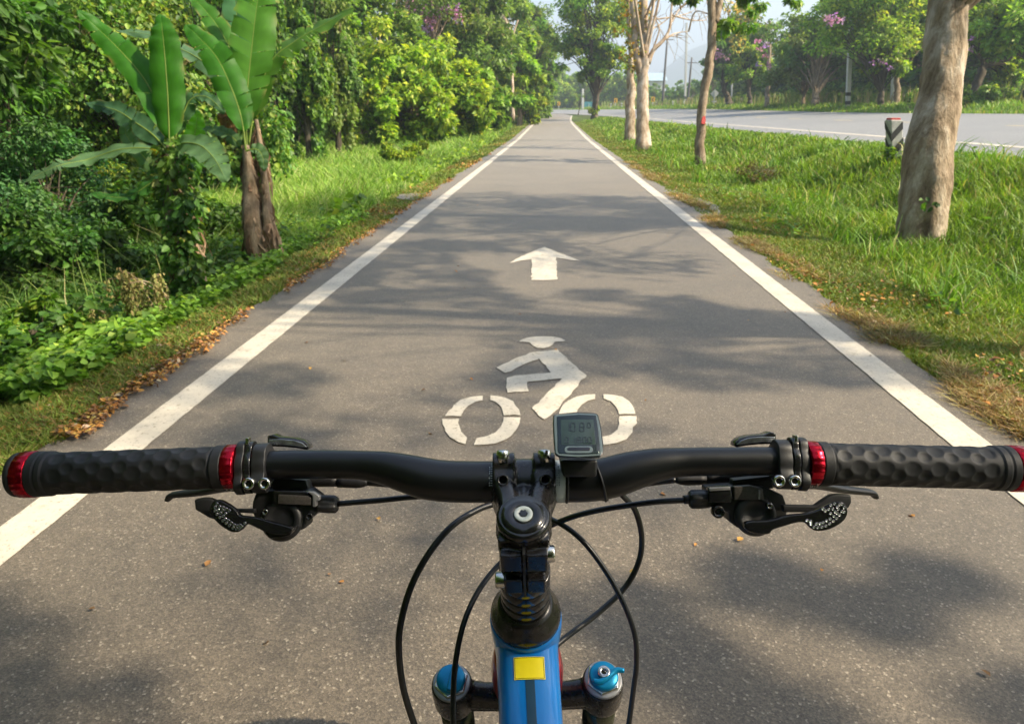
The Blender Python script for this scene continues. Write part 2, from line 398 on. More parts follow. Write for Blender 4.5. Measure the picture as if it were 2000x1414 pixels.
paint_line('road_edge_line', lambda y: XL(y)+1.15, .20, -25, 150, rz4, M['paint'], step=1, rag=.004)
paint_line('road_edge_line', lambda y: XL(y)+10.3, .13, 40, 200, rz4, M['paint'], step=1, rag=.004)
k = 0
for y0 in np.arange(-12, 90, 6.0):
    paint_line('centre_dash', lambda y: XL(y)+5.6, .14, y0, y0+2.4, rz4, M['yellow_paint'], step=.5)

# painted symbols on the path (traced on the ground plane, zoomed crop 840..1260 x 460..880)
def pj(p): return (840+p[0]*420/1414, 460+p[1]*420/1414)
def poly_mark(mb, pts, z=.0045, sub=10, rag=.004, seed=0):
    rr = np.random.default_rng(seed); P = [np.array(G(*pj(p), 0.0)) for p in pts]; out = []
    for a, b in zip(P, P[1:]+P[:1]):
        n = max(1, int(np.linalg.norm(b-a)/.035))
        for i in range(n):
            q = a+(b-a)*i/n
            if i: q = q+np.array([rr.normal()*rag, rr.normal()*rag, 0])
            out.append((q[0], q[1], z))
    from mathutils.geometry import tessellate_polygon
    tri = tessellate_polygon([[Vector(q) for q in out]])
    F = []
    for t in tri:
        a, b, c = [Vector(out[i]) for i in t]
        F.append(t if (b-a).cross(c-a).z > 0 else t[::-1])
    mb.add((out, F))
def ring_pts(outer, inner): return outer+inner[::-1]
sym = empty('bicycle_symbol', G(1055, 800), 'white painted stencil of a cyclist in a hat riding a bicycle, on the asphalt path', 'road marking')
def mark(name, polys, seed):
    mb = MB()
    for i, p in enumerate(polys): poly_mark(mb, p, seed=seed+i)
    return mb.build(name, M['paint'], sym, smooth=False)
mark('hat_and_head', [[(583,703),(600,690),(640,676),(690,669),(750,668),(810,670),(860,680),(890,696),(870,702),(840,702),(820,704),(805,722),(780,738),(745,746),(705,743),(675,728),(655,706),(630,704)]], 1)
mark('rider_body', [[(436,873),(560,812),(690,768),(838,754),(1030,925),(955,1010),(872,1098),(790,1190),(752,1214),(712,1188),(700,1170),(670,1140),(760,1050),(866,944),(800,950),(640,965),(650,1028),(510,1038),(505,940),(560,925),(680,915),(793,906),(718,815),(650,838),(560,880),(493,908)]], 5)
w1 = [[(346,1058),(346,1088),(300,1098),(250,1125),(222,1155),(203,1194),(97,1192),(120,1160),(155,1120),(200,1085),(270,1065)],
      [(398,1057),(395,1086),(430,1098),(468,1130),(478,1160),(485,1188),(594,1186),(585,1150),(548,1095),(490,1070),(440,1060)],
      [(80,1210),(192,1210),(193,1260),(205,1295),(243,1335),(232,1376),(190,1365),(130,1330),(100,1290),(82,1245)],
      [(484,1200),(594,1202),(588,1240),(560,1290),(500,1345),(430,1372),(360,1380),(288,1382),(305,1338),(370,1325),(430,1300),(464,1262),(482,1225)]]
mark('front_wheel', w1, 20)
w2 = [[(1086,1048),(1084,1080),(1040,1090),(1000,1115),(970,1150),(960,1185),(845,1180),(860,1140),(900,1095),(960,1065),(1020,1052)],
      [(1139,1048),(1142,1078),(1190,1095),(1222,1130),(1238,1160),(1242,1180),(1350,1178),(1340,1140),(1310,1095),(1265,1065),(1200,1052)],
      [(845,1205),(950,1205),(955,1250),(975,1290),(1010,1325),(1000,1372),(930,1345),(870,1300),(848,1250)],
      [(1246,1194),(1358,1192),(1360,1240),(1330,1300),(1290,1345),(1230,1368),(1150,1382),(1060,1380),(1075,1340),(1130,1330),(1190,1315),(1232,1280),(1244,1240)]]
mark('rear_wheel', w2, 40)
arr = empty('arrow_marking', G(1063, 520), 'white painted arrow pointing straight ahead, on the asphalt path beyond the cyclist stencil', 'road marking')
mb = MB(); poly_mark(mb, [(522,184),(560,160),(640,122),(752,78),(840,115),(930,147),(982,169),(940,166),(880,156),(828,149),(832,220),(837,293),(750,297),(665,297),(666,220),(670,160),(600,168)], seed=70)
mb.build('arrow_marking_paint', M['paint'], arr, smooth=False)

# far hills
def hill(name, X0, X1, Y0, depth, prof, mat, seed):
    n = 70; m = 10; rr = np.random.default_rng(seed); rows = []
    ph = rr.uniform(0, 6, 8)
    for j in range(m):
        t = j/(m-1); row = []
        for i in range(n):
            u = i/(n-1); x = lerp(X0, X1, u)
            h = np.interp(u, prof[0], prof[1])*math.sin(math.pi*(.02+.96*t))**.8
            h *= 1+.05*math.sin(u*21+ph[0]+t*2)+.03*math.sin(u*47+ph[1]+t*5)
            row.append((x, Y0+depth*t, 0+h))
        rows.append(row)
    V = np.array(rows).reshape(-1, 3); F = [(i*n+j, i*n+j+1, (i+1)*n+j+1, (i+1)*n+j) for i in range(m-1) for j in range(n-1)]
    o = mesh_obj(name, V, F, mat); o['kind'] = 'structure'
def hill_mat():
    m, nt, out = nmat('wooded_slope'); v = coords(nt); f = noise_tex(nt, v, .06, 6, .7)
    pbsdf(nt, out, ramp(nt, f, [(.3, (.03, .06, .02)), (.7, (.08, .13, .035))]), .95, 0, .1); return m
M['hill'] = hill_mat()
hill('mountain', -100, 1300, 1500, 700, ([0, .12, .19, .25, .31, .4, .6, 1], [15, 40, 66, 90, 138, 175, 120, 20]), M['hill'], 4)
hill('hill', -900, 300, 1700, 500, ([0, .3, .6, .85, 1], [40, 100, 60, 45, 5]), M['hill'], 9)
hill('wooded_rise', 30, 130, 320, 80, ([0, .2, .45, .8, 1], [1, 9, 15, 10, 1]), M['hill'], 6)

# ------------------------------------------------------------------ ground cover
def blades(name, n, sampler, hfun, wfun, pal, seed, lean=.5, mat=None, parent=None, segcurve=.35, label=None):
    rr = np.random.default_rng(seed); x, y = sampler(rr, n); n = len(x); z = gz(x, y)
    d = np.hypot(x, y); h = hfun(x, y, rr); w = wfun(d)*rr.uniform(.6, 1.4, n)
    a = rr.uniform(0, 2*np.pi, n); L = np.stack([np.cos(a), np.sin(a)], 1); b = rr.uniform(0, 2*np.pi, n)
    Sd = np.stack([np.cos(b), np.sin(b), np.zeros(n)], 1); le = lean*rr.uniform(.2, 1.3, n)*h
    P0 = np.stack([x, y, z-.01], 1)
    P1 = P0+np.stack([L[:, 0]*le*.35, L[:, 1]*le*.35, h*.6], 1)
    P2 = P0+np.stack([L[:, 0]*le, L[:, 1]*le, h*rr.uniform(.72, 1.0, n)], 1)
    W_ = Sd*w[:, None]*.5
    V = np.stack([P0-W_, P0+W_, P1+W_*.85, P1-W_*.85, P2+W_*.15, P2-W_*.15], 1).reshape(-1, 3)
    F = (np.arange(n)[:, None, None]*6+np.array([[0, 1, 2, 3], [3, 2, 4, 5]])[None]).reshape(-1, 4)
    # colour follows patches of species and dryness
    patch = np.array([mnoise.noise(Vector((float(px)*.9, float(py)*.9, seed))) for px, py in zip(x, y)]) if n < 400000 else 0
    C = pick_cols(rr, n, pal)*(1+.45*np.asarray(patch).reshape(-1, 1)*np.array([1.1, .8, .6]))
    o = quad_mesh(name, V, F, np.repeat(C, 6, 0), mat or M['grass']); o['kind'] = 'stuff'
    return o
def sample_area(x0, x1, y0, y1, power=1.6, dens=None):
    def s(rr, n):
        u = rr.uniform(0, 1, n*2); p = 1-power
        y = (y0**p+u*(y1**p-y0**p))**(1/p)
        xa = x0(y) if callable(x0) else x0; xb = x1(y) if callable(x1) else x1
        x = xa+(xb-xa)*rr.uniform(0, 1, n*2)
        ok = np.ones(n*2, bool) if dens is None else rr.uniform(0, 1, n*2) < dens(x, y)
        return x[ok][:n], y[ok][:n]
    return s
GR = [(.20, .33, .04, 4), (.14, .24, .03, 3), (.29, .38, .06, 2), (.34, .30, .11, .9), (.09, .16, .025, 1)]
GS = [(.19, .27, .04, 3), (.14, .20, .033, 3), (.27, .27, .07, 1.2), (.32, .22, .08, .9)]
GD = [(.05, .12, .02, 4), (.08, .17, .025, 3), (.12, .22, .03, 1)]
wf = lambda d: .0035+.0011*d
# short mown strip by the path, right, then longer grass up to the road
blades('grass', 160000, sample_area(lambda y: ragged(y, 2.7, 2.01, .06)+.02*np.sin(y*9), lambda y: np.minimum(3.3, XL(y)-.2), 1.6, 70), lambda x, y, r: (.028+.03*r.uniform(0, 1, len(x)))*(1+.9*sstep((x-2.3)/.9)), wf, GS, 11, .9)
blades('tall_grass', 190000, sample_area(2.75, lambda y: XL(y)-.08, 2.0, 75, dens=lambda x, y: .25+.75*sstep((x-2.7)/.7)),
       lambda x, y, r: (.06+.20*r.uniform(0, 1, len(x))**1.3)*(.45+.55*sstep((x-2.7)/1.0))*(.55+.6*sstep(.5+.5*np.sin(x*1.9+1.3*np.sin(y*.8))*np.cos(y*1.1+x)))*(1-.45*sstep((x-XL(y)+1.2)/1.0)), wf, GR, 12, .7)
blades('grass', 60000, sample_area(lambda y: XL(y)+11.65, lambda y: XL(y)+26, 12, 150), lambda x, y, r: .15+.35*r.uniform(0, 1, len(x))*sstep((x-XL(y)-12)/3), lambda d: .012+.0012*d, GR, 13, .6)
# left: short strip and then tall growth on the slope
blades('grass', 120000, sample_area(lambda y: -2.9-.02*y, lambda y: ragged(y, 1.0, -2.05, .06), 1.6, 90), lambda x, y, r: .035+.05*r.uniform(0, 1, len(x)), wf, GS, 14, .9)
blades('tall_grass', 170000, sample_area(lambda y: -3.0-np.clip((y-2)*.55, 0, 9), lambda y: -2.6-.012*y, 7.0, 60),
       lambda x, y, r: (.14+.50*r.uniform(0, 1, len(x))**1.6)*(.35+.65*sstep((-2.6-x)/1.2)), lambda d: .004+.0012*d,
       [(.22, .38, .05, 4), (.31, .44, .08, 3), (.14, .26, .035, 1.5), (.40, .43, .17, 1.2)], 15, .8)
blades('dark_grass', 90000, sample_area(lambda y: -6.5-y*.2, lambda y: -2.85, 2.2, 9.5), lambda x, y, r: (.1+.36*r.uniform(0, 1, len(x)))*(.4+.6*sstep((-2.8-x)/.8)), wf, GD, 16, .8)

def scatter_leaves(name, n, sampler, size, pal, seed, mat, lift=.03, up=1.2, wr=.7, hz=0.0, kind='stuff', full=True):
    rr = np.random.default_rng(seed); x, y = sampler(rr, n); n = len(x); z = gz(x, y)
    inpath = (x > -2.05) & (x < 2.02); z = np.where(inpath, path_z(y)+.004, z)
    P = np.stack([x, y, z+lift*rr.uniform(.2, 1, n)+hz*rr.uniform(0, 1, n)**1.3], 1)
    N = nz(np.stack([rr.normal(size=n)*.5, rr.normal(size=n)*.5, np.full(n, up)], 1)); D = rr.normal(size=(n, 3))*[1, 1, .25]
    C = pick_cols(rr, n, pal, .3); S = size*rr.uniform(.55, 1.3, n)
    V, F, CC = leafmesh(P, D, N, S, wr, C, full, .12, .2)
    o = quad_mesh(name, V, F, CC, mat); o['kind'] = kind; return o
def band(x0, x1, y0, y1, power=1.6, thr=-.15, fr=1.1, seed=0):
    base = sample_area(x0, x1, y0, y1, power)
    def s(rr, n):
        x, y = base(rr, n*2)
        v = np.array([mnoise.noise(Vector((float(a)*fr*1.6, float(b)*fr, seed))) for a, b in zip(x, y)])
        ok = v > thr; return x[ok][:n], y[ok][:n]
    return s
L_ = lambda a: (lambda y: ragged(y, 1.0, a, .07)); R_ = lambda a: (lambda y: ragged(y, 2.7, a, .07))
scatter_leaves('fallen_leaves', 14000, band(L_(-2.6), L_(-1.96), 1.9, 14, thr=-.2, seed=2), .025, PAL['litter'], 21, M['dryleaf'], .04)
scatter_leaves('fallen_leaves', 2600, band(L_(-2.6), L_(-2.0), 9, 50, thr=0.1, fr=.4, seed=5), .06, PAL['litter'], 22, M['dryleaf'], .04)
blades('dry_grass', 34000, band(R_(1.93), R_(2.22), 2, 20, thr=-.02, seed=8, fr=1.0), lambda x, y, r: .025+.055*r.uniform(0, 1, len(x)), lambda d: .003+.0009*d, PAL['dry'], 23, 1.6)
blades('dry_grass', 24000, band(R_(2.2), lambda y: 5.5, 3, 45, thr=.16, seed=3, fr=.5), lambda x, y, r: .03+.07*r.uniform(0, 1, len(x)), lambda d: .004+.001*d, PAL['dry'], 24, 1.5)
scatter_leaves('fallen_leaves', 3200, band(R_(1.98), lambda y: 4.8, 2.2, 45, thr=.02, seed=6), .036, PAL['litter'], 25, M['dryleaf'], .05)
scatter_leaves('fallen_leaves', 45, sample_area(-1.9, 1.9, 1.2, 14, 1.3), .022, PAL['litter'], 26, M['dryleaf'], .004, 4)
blades('weeds', 3200, sample_area(lambda y: -6.5-y*.15, lambda y: -3.0, 4.2, 12, 1.2), lambda x, y, r: .25+.45*r.uniform(0, 1, len(x)), lambda d: .003+.0007*d, [(.16, .26, .05, 3), (.24, .32, .08, 2), (.34, .32, .14, 1)], 41, .7)
blades('weeds', 9000, band(lambda y: 2.7, lambda y: XL(y)-.3, 3, 40, thr=.22, seed=31, fr=.9), lambda x, y, r: .16+.26*r.uniform(0, 1, len(x)), lambda d: .006+.001*d, [(.20, .36, .04, 3), (.13, .25, .03, 3), (.36, .36, .12, 1)], 42, .9)
scatter_leaves('weeds', 5000, band(lambda y: 2.6, lambda y: XL(y)-.3, 3, 40, thr=.2, seed=37, fr=.8), .07, [(.10, .20, .03, 3), (.16, .29, .04, 2)], 43, M['leaf'], .05, .9, .6, .16)
# leafy ground cover along the left edge, and shaded undergrowth
scatter_leaves('ground_cover', 9500, band(L_(-3.0), L_(-2.38), 1.9, 9.0, thr=-.12, seed=11, fr=1.0), .052, [(.21, .37, .045, 4), (.14, .27, .035, 3), (.30, .42, .06, 1), (.09, .17, .03, 1.5)], 27, M['leaf'], .05, 1.0, .85, .15)
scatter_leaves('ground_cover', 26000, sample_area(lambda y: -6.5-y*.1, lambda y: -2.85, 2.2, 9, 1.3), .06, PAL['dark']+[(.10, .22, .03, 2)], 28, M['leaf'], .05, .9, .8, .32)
scatter_leaves('ground_cover', 9000, band(lambda y: -3.5-y*.3, lambda y: -2.7, 8, 40, thr=0, fr=.5, seed=14), .12, PAL['bright'], 29, M['leaf'], .05, .8, .8, .3)

# hazy air
def haze():
    m, nt, out = nmat('hazy_air'); v = nt.nodes.new('ShaderNodeVolumePrincipled')
    v.inputs['Color'].default_value = (.74, .87, 1.0, 1); v.inputs['Density'].default_value = HAZE_D; v.inputs['Anisotropy'].default_value = .25
    nt.links.new(v.outputs[0], out.inputs['Volume'])
    mb = MB(); mb.box((0, 1200, 99), np.eye(3), (3600, 2400, 101)); o = mb.build('haze', m, None, smooth=False); tag(o, kind='stuff')
haze()
# ------------------------------------------------------------------ trees and shrubs
def ell_points(rng, c, r, K, inner=.45, low=-.55, wob=.55):
    out = []
    while len(out) < K:
        u = nz(rng.normal(size=3))
        if u[2] < low: continue
        rr_ = rng.uniform(inner**2, 1)**.5*(1+wob*mnoise.noise(Vector((u[0]*1.7+c[0], u[1]*1.7+c[1], u[2]*1.7))))
        out.append(c+u*rr_*r)
    return np.array(out)
def make_plant(name, label, cat, group, base, trunk, crowns, bark, K=40, n_per=160, clump=.26, size=.12, pal='mid', wr=.5, up=.75, droop=.25,
               limb=.35, seed=1, parts=('trunk', 'crown'), extra=None, mat='leaf', stretch=(1, 1, .75), full=False, twigs=2, limbs=True, low=-.55, sides=9, stems=None, attach=(.45, 1.0), mod=None):
    """trunk: list of (x,y,z,r) relative to base; crowns: list of (cx,cy,cz,rx,ry,rz,K)"""
    rng = np.random.default_rng(seed); base = np.array(base, float); root = empty(name, base, label, cat, group)
    T = np.array(trunk, float); mb = MB(); tp = catmull(T[:, :3], 26); tr = np.interp(np.linspace(0, 1, 26), np.linspace(0, 1, len(T)), T[:, 3])
    tp = tp + np.stack([rng.normal(size=26), rng.normal(size=26), np.zeros(26)], 1)*tr[:, None]*.12
    ph = rng.uniform(0, 6, 4)
    tm = mod or (lambda t, th: 1+.07*np.sin(3*th+ph[0]+t*5)+.05*np.sin(5*th+ph[1]-t*7)+.35*math.exp(-t*26)*(.6+.4*np.sin(4*th+ph[2])))
    mb.add(sweep(base+tp, tr, max(sides, 14), mod=tm))
    for s_ in (stems or []):
        S_ = np.array(s_, float); mb.tube(base+S_[:, :3], S_[:, 3], 9, n=16)
    cens = []; rads = []
    for (cx, cy, cz, rx, ry, rz_, kk) in crowns:
        c = base+np.array([cx, cy, cz]); r = np.array([rx, ry, rz_]); pts = ell_points(rng, c, r, kk, low=low)
        cens.append(pts); rads.append(np.outer(rng.uniform(.7, 1.3, kk)*clump*min(rx, rz_*1.3), np.array(stretch)))
    cens = np.vstack(cens); rads = np.vstack(rads)
    if limbs:
        for c in cens:
            hh = rng.uniform(*attach); i = int(hh*25); a = base+tp[i]; r0 = min(tr[i]*.55, limb*tr[i])
            m1 = lerp(a, c, .45)+np.array([0, 0, .12*np.linalg.norm(c-a)])+rng.normal(size=3)*.05*np.linalg.norm(c-a)
            mb.tube([a, m1, c], [r0, r0*.6, r0*.2], 5, n=7, cap=False)
            for q in range(twigs):
                e = c+nz(rng.normal(size=3)+[0, 0, .3])*rads[0].mean()*rng.uniform(.8, 1.5)
                mb.tube([c, lerp(c, e, .5)+rng.normal(size=3)*.03, e], [r0*.22, r0*.16, r0*.08], 4, n=4, cap=False)
    mb.build(parts[0], M[bark], root)
    if n_per:
        P, D, N, S, C = clump_leaves(rng, cens, rads, n_per, size, PAL[pal] if isinstance(pal, str) else pal, up, droop)
        V, F, CC = leafmesh(P, D, N, S, wr, C, full, .10, .18)
        quad_mesh(parts[1], V, F, CC, M[mat], root)
    if extra:
        for (ename, cc, er, en, esz, epal, emat) in extra:
            cc = base+np.array(cc, float); P, D, N, S, C = clump_leaves(rng, cc, np.full((len(cc), 3), er), en, esz, PAL[epal], .4, .1)
            V, F, CC = leafmesh(P, D, N, S, .8, C, False, .1, .1); quad_mesh(ename, V, F, CC, M[emat], root)
    return root
def at(px, zc): x, y = XY(px, zc, .3); return np.array([x, y, gzf(x, y)])
def rel(px, py, zc, base): return W(px, py, zc)-base

M['bark_pale2'] = bark_mat('pale_tan_bark', (.22, .155, .10), (.37, .29, .215), (.54, .48, .41), 6, .2, .5)
# --- right verge -------------------------------------------------------------
zc = 7.1; b = at(1803, zc); b[2] -= .03
prof = [(478, 1757, 1847), (440, 1759, 1848), (400, 1761, 1851), (350, 1764, 1855), (300, 1767, 1859), (250, 1780, 1866), (195, 1795, 1874), (150, 1802, 1878), (100, 1808, 1882), (50, 1812, 1885), (0, 1816, 1888), (-60, 1822, 1892)]
tr_ = []
for y_, a_, c_ in prof:
    p = rel((a_+c_)/2, y_, zc, b); tr_.append((p[0], p[1], p[2], (c_-a_)/2/1333*zc*.97))
tr_[0] = (tr_[0][0], tr_[0][1], -.05, tr_[0][3]*1.08)
top = tr_[-1]; tr_ += [(top[0]+.1, top[1]+.1, 3.6, .16), (top[0]+.2, top[1], 5.2, .11), (top[0]+.1, top[1]+.2, 7.4, .04)]
def bigmod(t, th):
    z = t*6.6; low = math.exp(-max(z-.1, 0)*.9)
    g = -.38*np.exp(-((((th-1.2+.35*math.sin(z*1.4)+np.pi) % (2*np.pi))-np.pi)/.30)**2)*math.exp(-((z-.75)/.65)**2)
    g2 = -.24*np.exp(-((((th-2.6+.2*z+np.pi) % (2*np.pi))-np.pi)/.22)**2)*low
    n = np.array([mnoise.fractal(Vector((math.cos(a)*1.6, math.sin(a)*1.6, z*1.1)), .8, 2.1, 4) for a in th])*.075
    kn = np.array([max(0, mnoise.noise(Vector((math.cos(a)*2.2+5, math.sin(a)*2.2, z*2.6+3)))-.25) for a in th])*.18
    return 1+g+g2+n+kn+.10*low*np.sin(4*th+1)+.05*np.sin(7*th+z)*low
BIG = dict(base=b, trunk=tr_)
def big_tree():
    rng = np.random.default_rng(5); base = BIG['base']
    root = empty('tree', base, 'thick pale-barked roadside tree with a fluted, knotted trunk, nearest the path on the right', 'tree', 'trees on the grass verge')
    T = np.array(BIG['trunk'], float); n = 130; tp = catmull(T[:, :3], n); zz = np.cumsum(np.r_[0, np.linalg.norm(np.diff(tp, axis=0), axis=1)])
    tr = catmull(T, n)[:, 3]; mb = MB(); mb.add(sweep(base+tp, np.maximum(tr, .03), 64, mod=bigmod))
    cens = []
    for (cx, cy, cz, rx, ry, rz_, kk) in [(2.2, -2.4, 6.6, 3.0, 1.5, 1.0, 34), (3.2, .9, 7.2, 3.6, 2.0, 1.2, 90)]:
        cens.append(ell_points(rng, base+[cx, cy, cz], np.array([rx, ry, rz_]), kk))
    cens = np.vstack(cens)
    for c in cens:
        i = rng.integers(int(n*.62), n-4); a = base+tp[i]; r0 = min(tr[i]*.3, .014)
        m1 = lerp(a, c, .5)+np.array([0, 0, .15])+rng.normal(size=3)*.12
        mb.tube([a, m1, c], [r0, r0*.6, r0*.25], 6, n=8, cap=False)
    mb.build('trunk', M['bark_pale'], root)
    P, D, N, S, C = clump_leaves(rng, cens, np.outer(rng.uniform(.25, .65, len(cens)), [1, 1, .7]), 130, .13, PAL['mid'])
    V, F, CC = leafmesh(P, D, N, S, .5, C, False); quad_mesh('crown', V, F, CC, M['leaf'], root)
    # a couple of suckers of leaf at the foot of the trunk
    p = np.array([W(1808, 395, 6.85), W(1822, 402, 6.82), W(1800, 408, 6.83)]); rr = np.random.default_rng(8)
    V, F, CC = leafmesh(np.repeat(p, 4, 0)+rr.normal(size=(12, 3))*.025, rr.normal(size=(12, 3)), np.tile([-.3, -1, .5], (12, 1))+rr.normal(size=(12, 3))*.3, np.full(12, .07), .6, pick_cols(rr, 12, PAL['dark']))
    quad_mesh('sprout', V, F, CC, M['leaf'], root)
big_tree()

# slender leaning tree with a red paint mark
zc = 17.0; b = at(1366, zc)
pr = [(330, 1357, 1376), (275, 1359, 1377), (225, 1362, 1379), (175, 1370, 1386), (150, 1372, 1391), (125, 1377, 1394), (100, 1380, 1397), (50, 1381, 1397), (0, 1382, 1399), (-40, 1384, 1400)]
tr_ = [(*rel((a+c)/2, y, zc, b), (c-a)/2/1333*zc) for y, a, c in pr]; tr_[0] = (*tr_[0][:2], -.05, tr_[0][3])
t0 = tr_[-1]; tr_ += [(t0[0]+.1, t0[1], t0[2]+1.5, .09), (t0[0]+.2, t0[1], t0[2]+3, .04)]
c1 = rel(1435, 60, zc, b); c2 = rel(1400, -90, zc, b)
slender = make_plant('tree', 'slim crooked tree with mottled brown bark and a red paint mark low on its trunk', 'tree', 'trees on the grass verge', b, tr_,
    [(c1[0], c1[1], c1[2], .6, .6, .35, 8), (c1[0]-1.0, c1[1]+.4, c1[2]+.75, .8, .6, .25, 7), (c1[0]+.8, c1[1]+.5, c1[2]+.7, .8, .7, .3, 9), (c2[0]-.3, c2[1], c2[2]+.9, 2.3, 2.3, 1.3, 34)], 'bark_brown', n_per=60, clump=.25, size=.15, pal='mid', seed=21, droop=.8, attach=(.8, 1.0), limb=.2,
    stems=[[(*rel(1397, 45, zc, b), .09), (*rel(1408, 0, zc, b), .07), (*rel(1422, -60, zc, b), .04)]])
mb = MB(); q = [W(1374+dx, 235+dy, 16.86) for dx, dy in ((-4, 7), (3, 8), (4.5, 0), (3.5, -8), (-1, -7), (-3, -2))]
mb.add(([*q, *[p+VF*.05 for p in q]], [tuple(range(6))[::-1], *[(i, (i+1) % 6, 6+(i+1) % 6, 6+i) for i in range(6)]])); mb.build('red_paint_mark', M['redpaint'], slender, smooth=False)

# pair of pale trunks: front one forks and carries bare branches
zc = 24.0; b = at(1256, zc)
pr = [(291, 1243, 1269), (250, 1243, 1267), (200, 1243, 1265), (150, 1244, 1266), (120, 1247, 1267), (90, 1251, 1267), (50, 1251, 1266), (0, 1251, 1266), (-50, 1253, 1266)]
tr_ = [(*rel((a+c)/2, y, zc, b), (c-a)/2/1333*zc) for y, a, c in pr]; tr_[0] = (*tr_[0][:2], -.05, tr_[0][3]*1.1)
t0 = tr_[-1]; tr_ += [(t0[0], t0[1], t0[2]+2, .1)]
st = [[(*rel(1252, 145, zc, b), .17), (*rel(1243, 105, zc, b), .13), (*rel(1239, 50, zc, b), .12), (*rel(1234, -30, zc, b), .10)],
      [(*rel(1266, 125, zc, b), .11), (*rel(1275, 100, zc, b), .10), (*rel(1295, 80, zc, b), .08), (*rel(1308, 55, zc, b), .06), (*rel(1312, 10, zc, b), .045), (*rel(1320, -40, zc, b), .03)]]
rr = np.random.default_rng(77)
for (a, c) in [((1265, 60), (1330, 15)), ((1265, 40), (1350, 25)), ((1300, 76), (1345, 62)), ((1290, 84), (1322, 70)), ((1308, 50), (1340, 5)), ((1266, 52), (1292, 45)), ((1264, 20), (1300, -20)), ((1310, 30), (1380, 40)), ((1330, 15), (1400, -10)), ((1275, 98), (1282, 40)), ((1330, 20), (1345, -30)), ((1345, 62), (1392, 30))]:
    A = rel(*a, zc, b); B = rel(*c, zc+rr.uniform(-1.5, 1.5), b); m1 = lerp(A, B, .5)+rr.normal(size=3)*.14+[0, 0, .08]
    st.append([(*A, .055), (*m1, .038), (*B, .02)])
    for q in range(5):
        s0 = lerp(m1, B, rr.uniform(0, 1)); e = s0+np.array([rr.normal()*.4+.15, rr.normal()*.4, rr.normal()*.45]); st.append([(*s0, .018), (*(lerp(s0, e, .5)+rr.normal(size=3)*.06), .013), (*e, .007)])
lc = [rel(px, py, zc, b) for px, py in [(1232, 85), (1243, 88), (1226, 92), (1246, 15), (1240, 60), (1238, 110), (1246, 130), (1228, 60), (1240, 35), (1250, 100), (1215, 30), (1208, 60), (1222, 110), (1236, 128), (1250, 60), (1255, 20), (1262, 45), (1220, 5)]]
st = st[:2]+[[(*q[:3], q[3]*.6) for q in b_] for b_ in st[2:]]
st[1] = [(*q[:3], q[3]*.8) for q in st[1]]
make_plant('tree', 'pale forked tree with white bark and bare twigs, front one of the pair', 'tree', 'trees on the grass verge', b, tr_,
    [(-.4, 0, 7.5, 2.2, 2.2, 1.2, 12)], 'bark_pale2', n_per=14, clump=.2, size=.12, pal='orange', seed=31, stems=st, twigs=5,
    extra=[('yellowing_leaves', lc, .22, 34, .11, 'orange', 'leaf')])
zc = 31.0; b = at(1229, zc)
pr = [(272, 1220, 1238), (230, 1222, 1240), (180, 1224, 1241), (140, 1226, 1239), (100, 1227, 1238), (50, 1224, 1236), (0, 1222, 1233), (-50, 1220, 1231)]
tr_ = [(*rel((a+c)/2, y, zc, b), (c-a)/2/1333*zc) for y, a, c in pr]; tr_[0] = (*tr_[0][:2], -.05, tr_[0][3]*1.1)
t0 = tr_[-1]; tr_ += [(t0[0], t0[1], t0[2]+2.5, .09)]
make_plant('tree', 'straight tan-trunked tree with sparse yellowing leaves, rear one of the pair', 'tree', 'trees on the grass verge', b, tr_,
    [(-.3, 0, 7.6, 2.4, 2.4, 1.6, 22), (.2, 0, 5.0, .8, .8, 1.2, 7)], 'bark_pale', n_per=50, clump=.2, size=.14, pal='yellow', seed=32)
zc = 72.0; b = at(1161, zc)
make_plant('tree', 'leafy tree with a dark ivy-clad trunk at the far end of the verge', 'tree', 'trees on the grass verge', b,
    [(0, 0, -.05, .36), (0, 0, 1, .30), (.1, 0, 3, .26), (-.1, 0, 6, .2), (.1, 0, 10, .12), (0, 0, 13, .05)],
    [(-.3, 0, 9.5, 4.2, 3.6, 4.8, 85), (1.4, -.5, 5.3, 2.1, 2, 2.0, 34), (-2.0, -.5, 6.2, 2.0, 1.5, 2.2, 26), (-.3, 0, 4.2, 1.4, 1.2, 1.0, 12), (0, 0, .8, .5, .5, .7, 4)], 'bark_dark', n_per=110, clump=.2, size=.32, pal='bright', seed=33, wr=.65, attach=(.3, .95))
zc = 88.0; b = at(1129, zc)
make_plant('sapling', 'thin young tree left of the leafy tree where path and road meet', 'sapling', None, b,
    [(0, 0, 0, .07), (.15, 0, 1.0, .05), (.2, 0, 2.2, .03)], [(.2, 0, 2.2, .5, .5, .7, 6)], 'bark_dark', n_per=20, clump=.35, size=.16, pal='mid', seed=34)
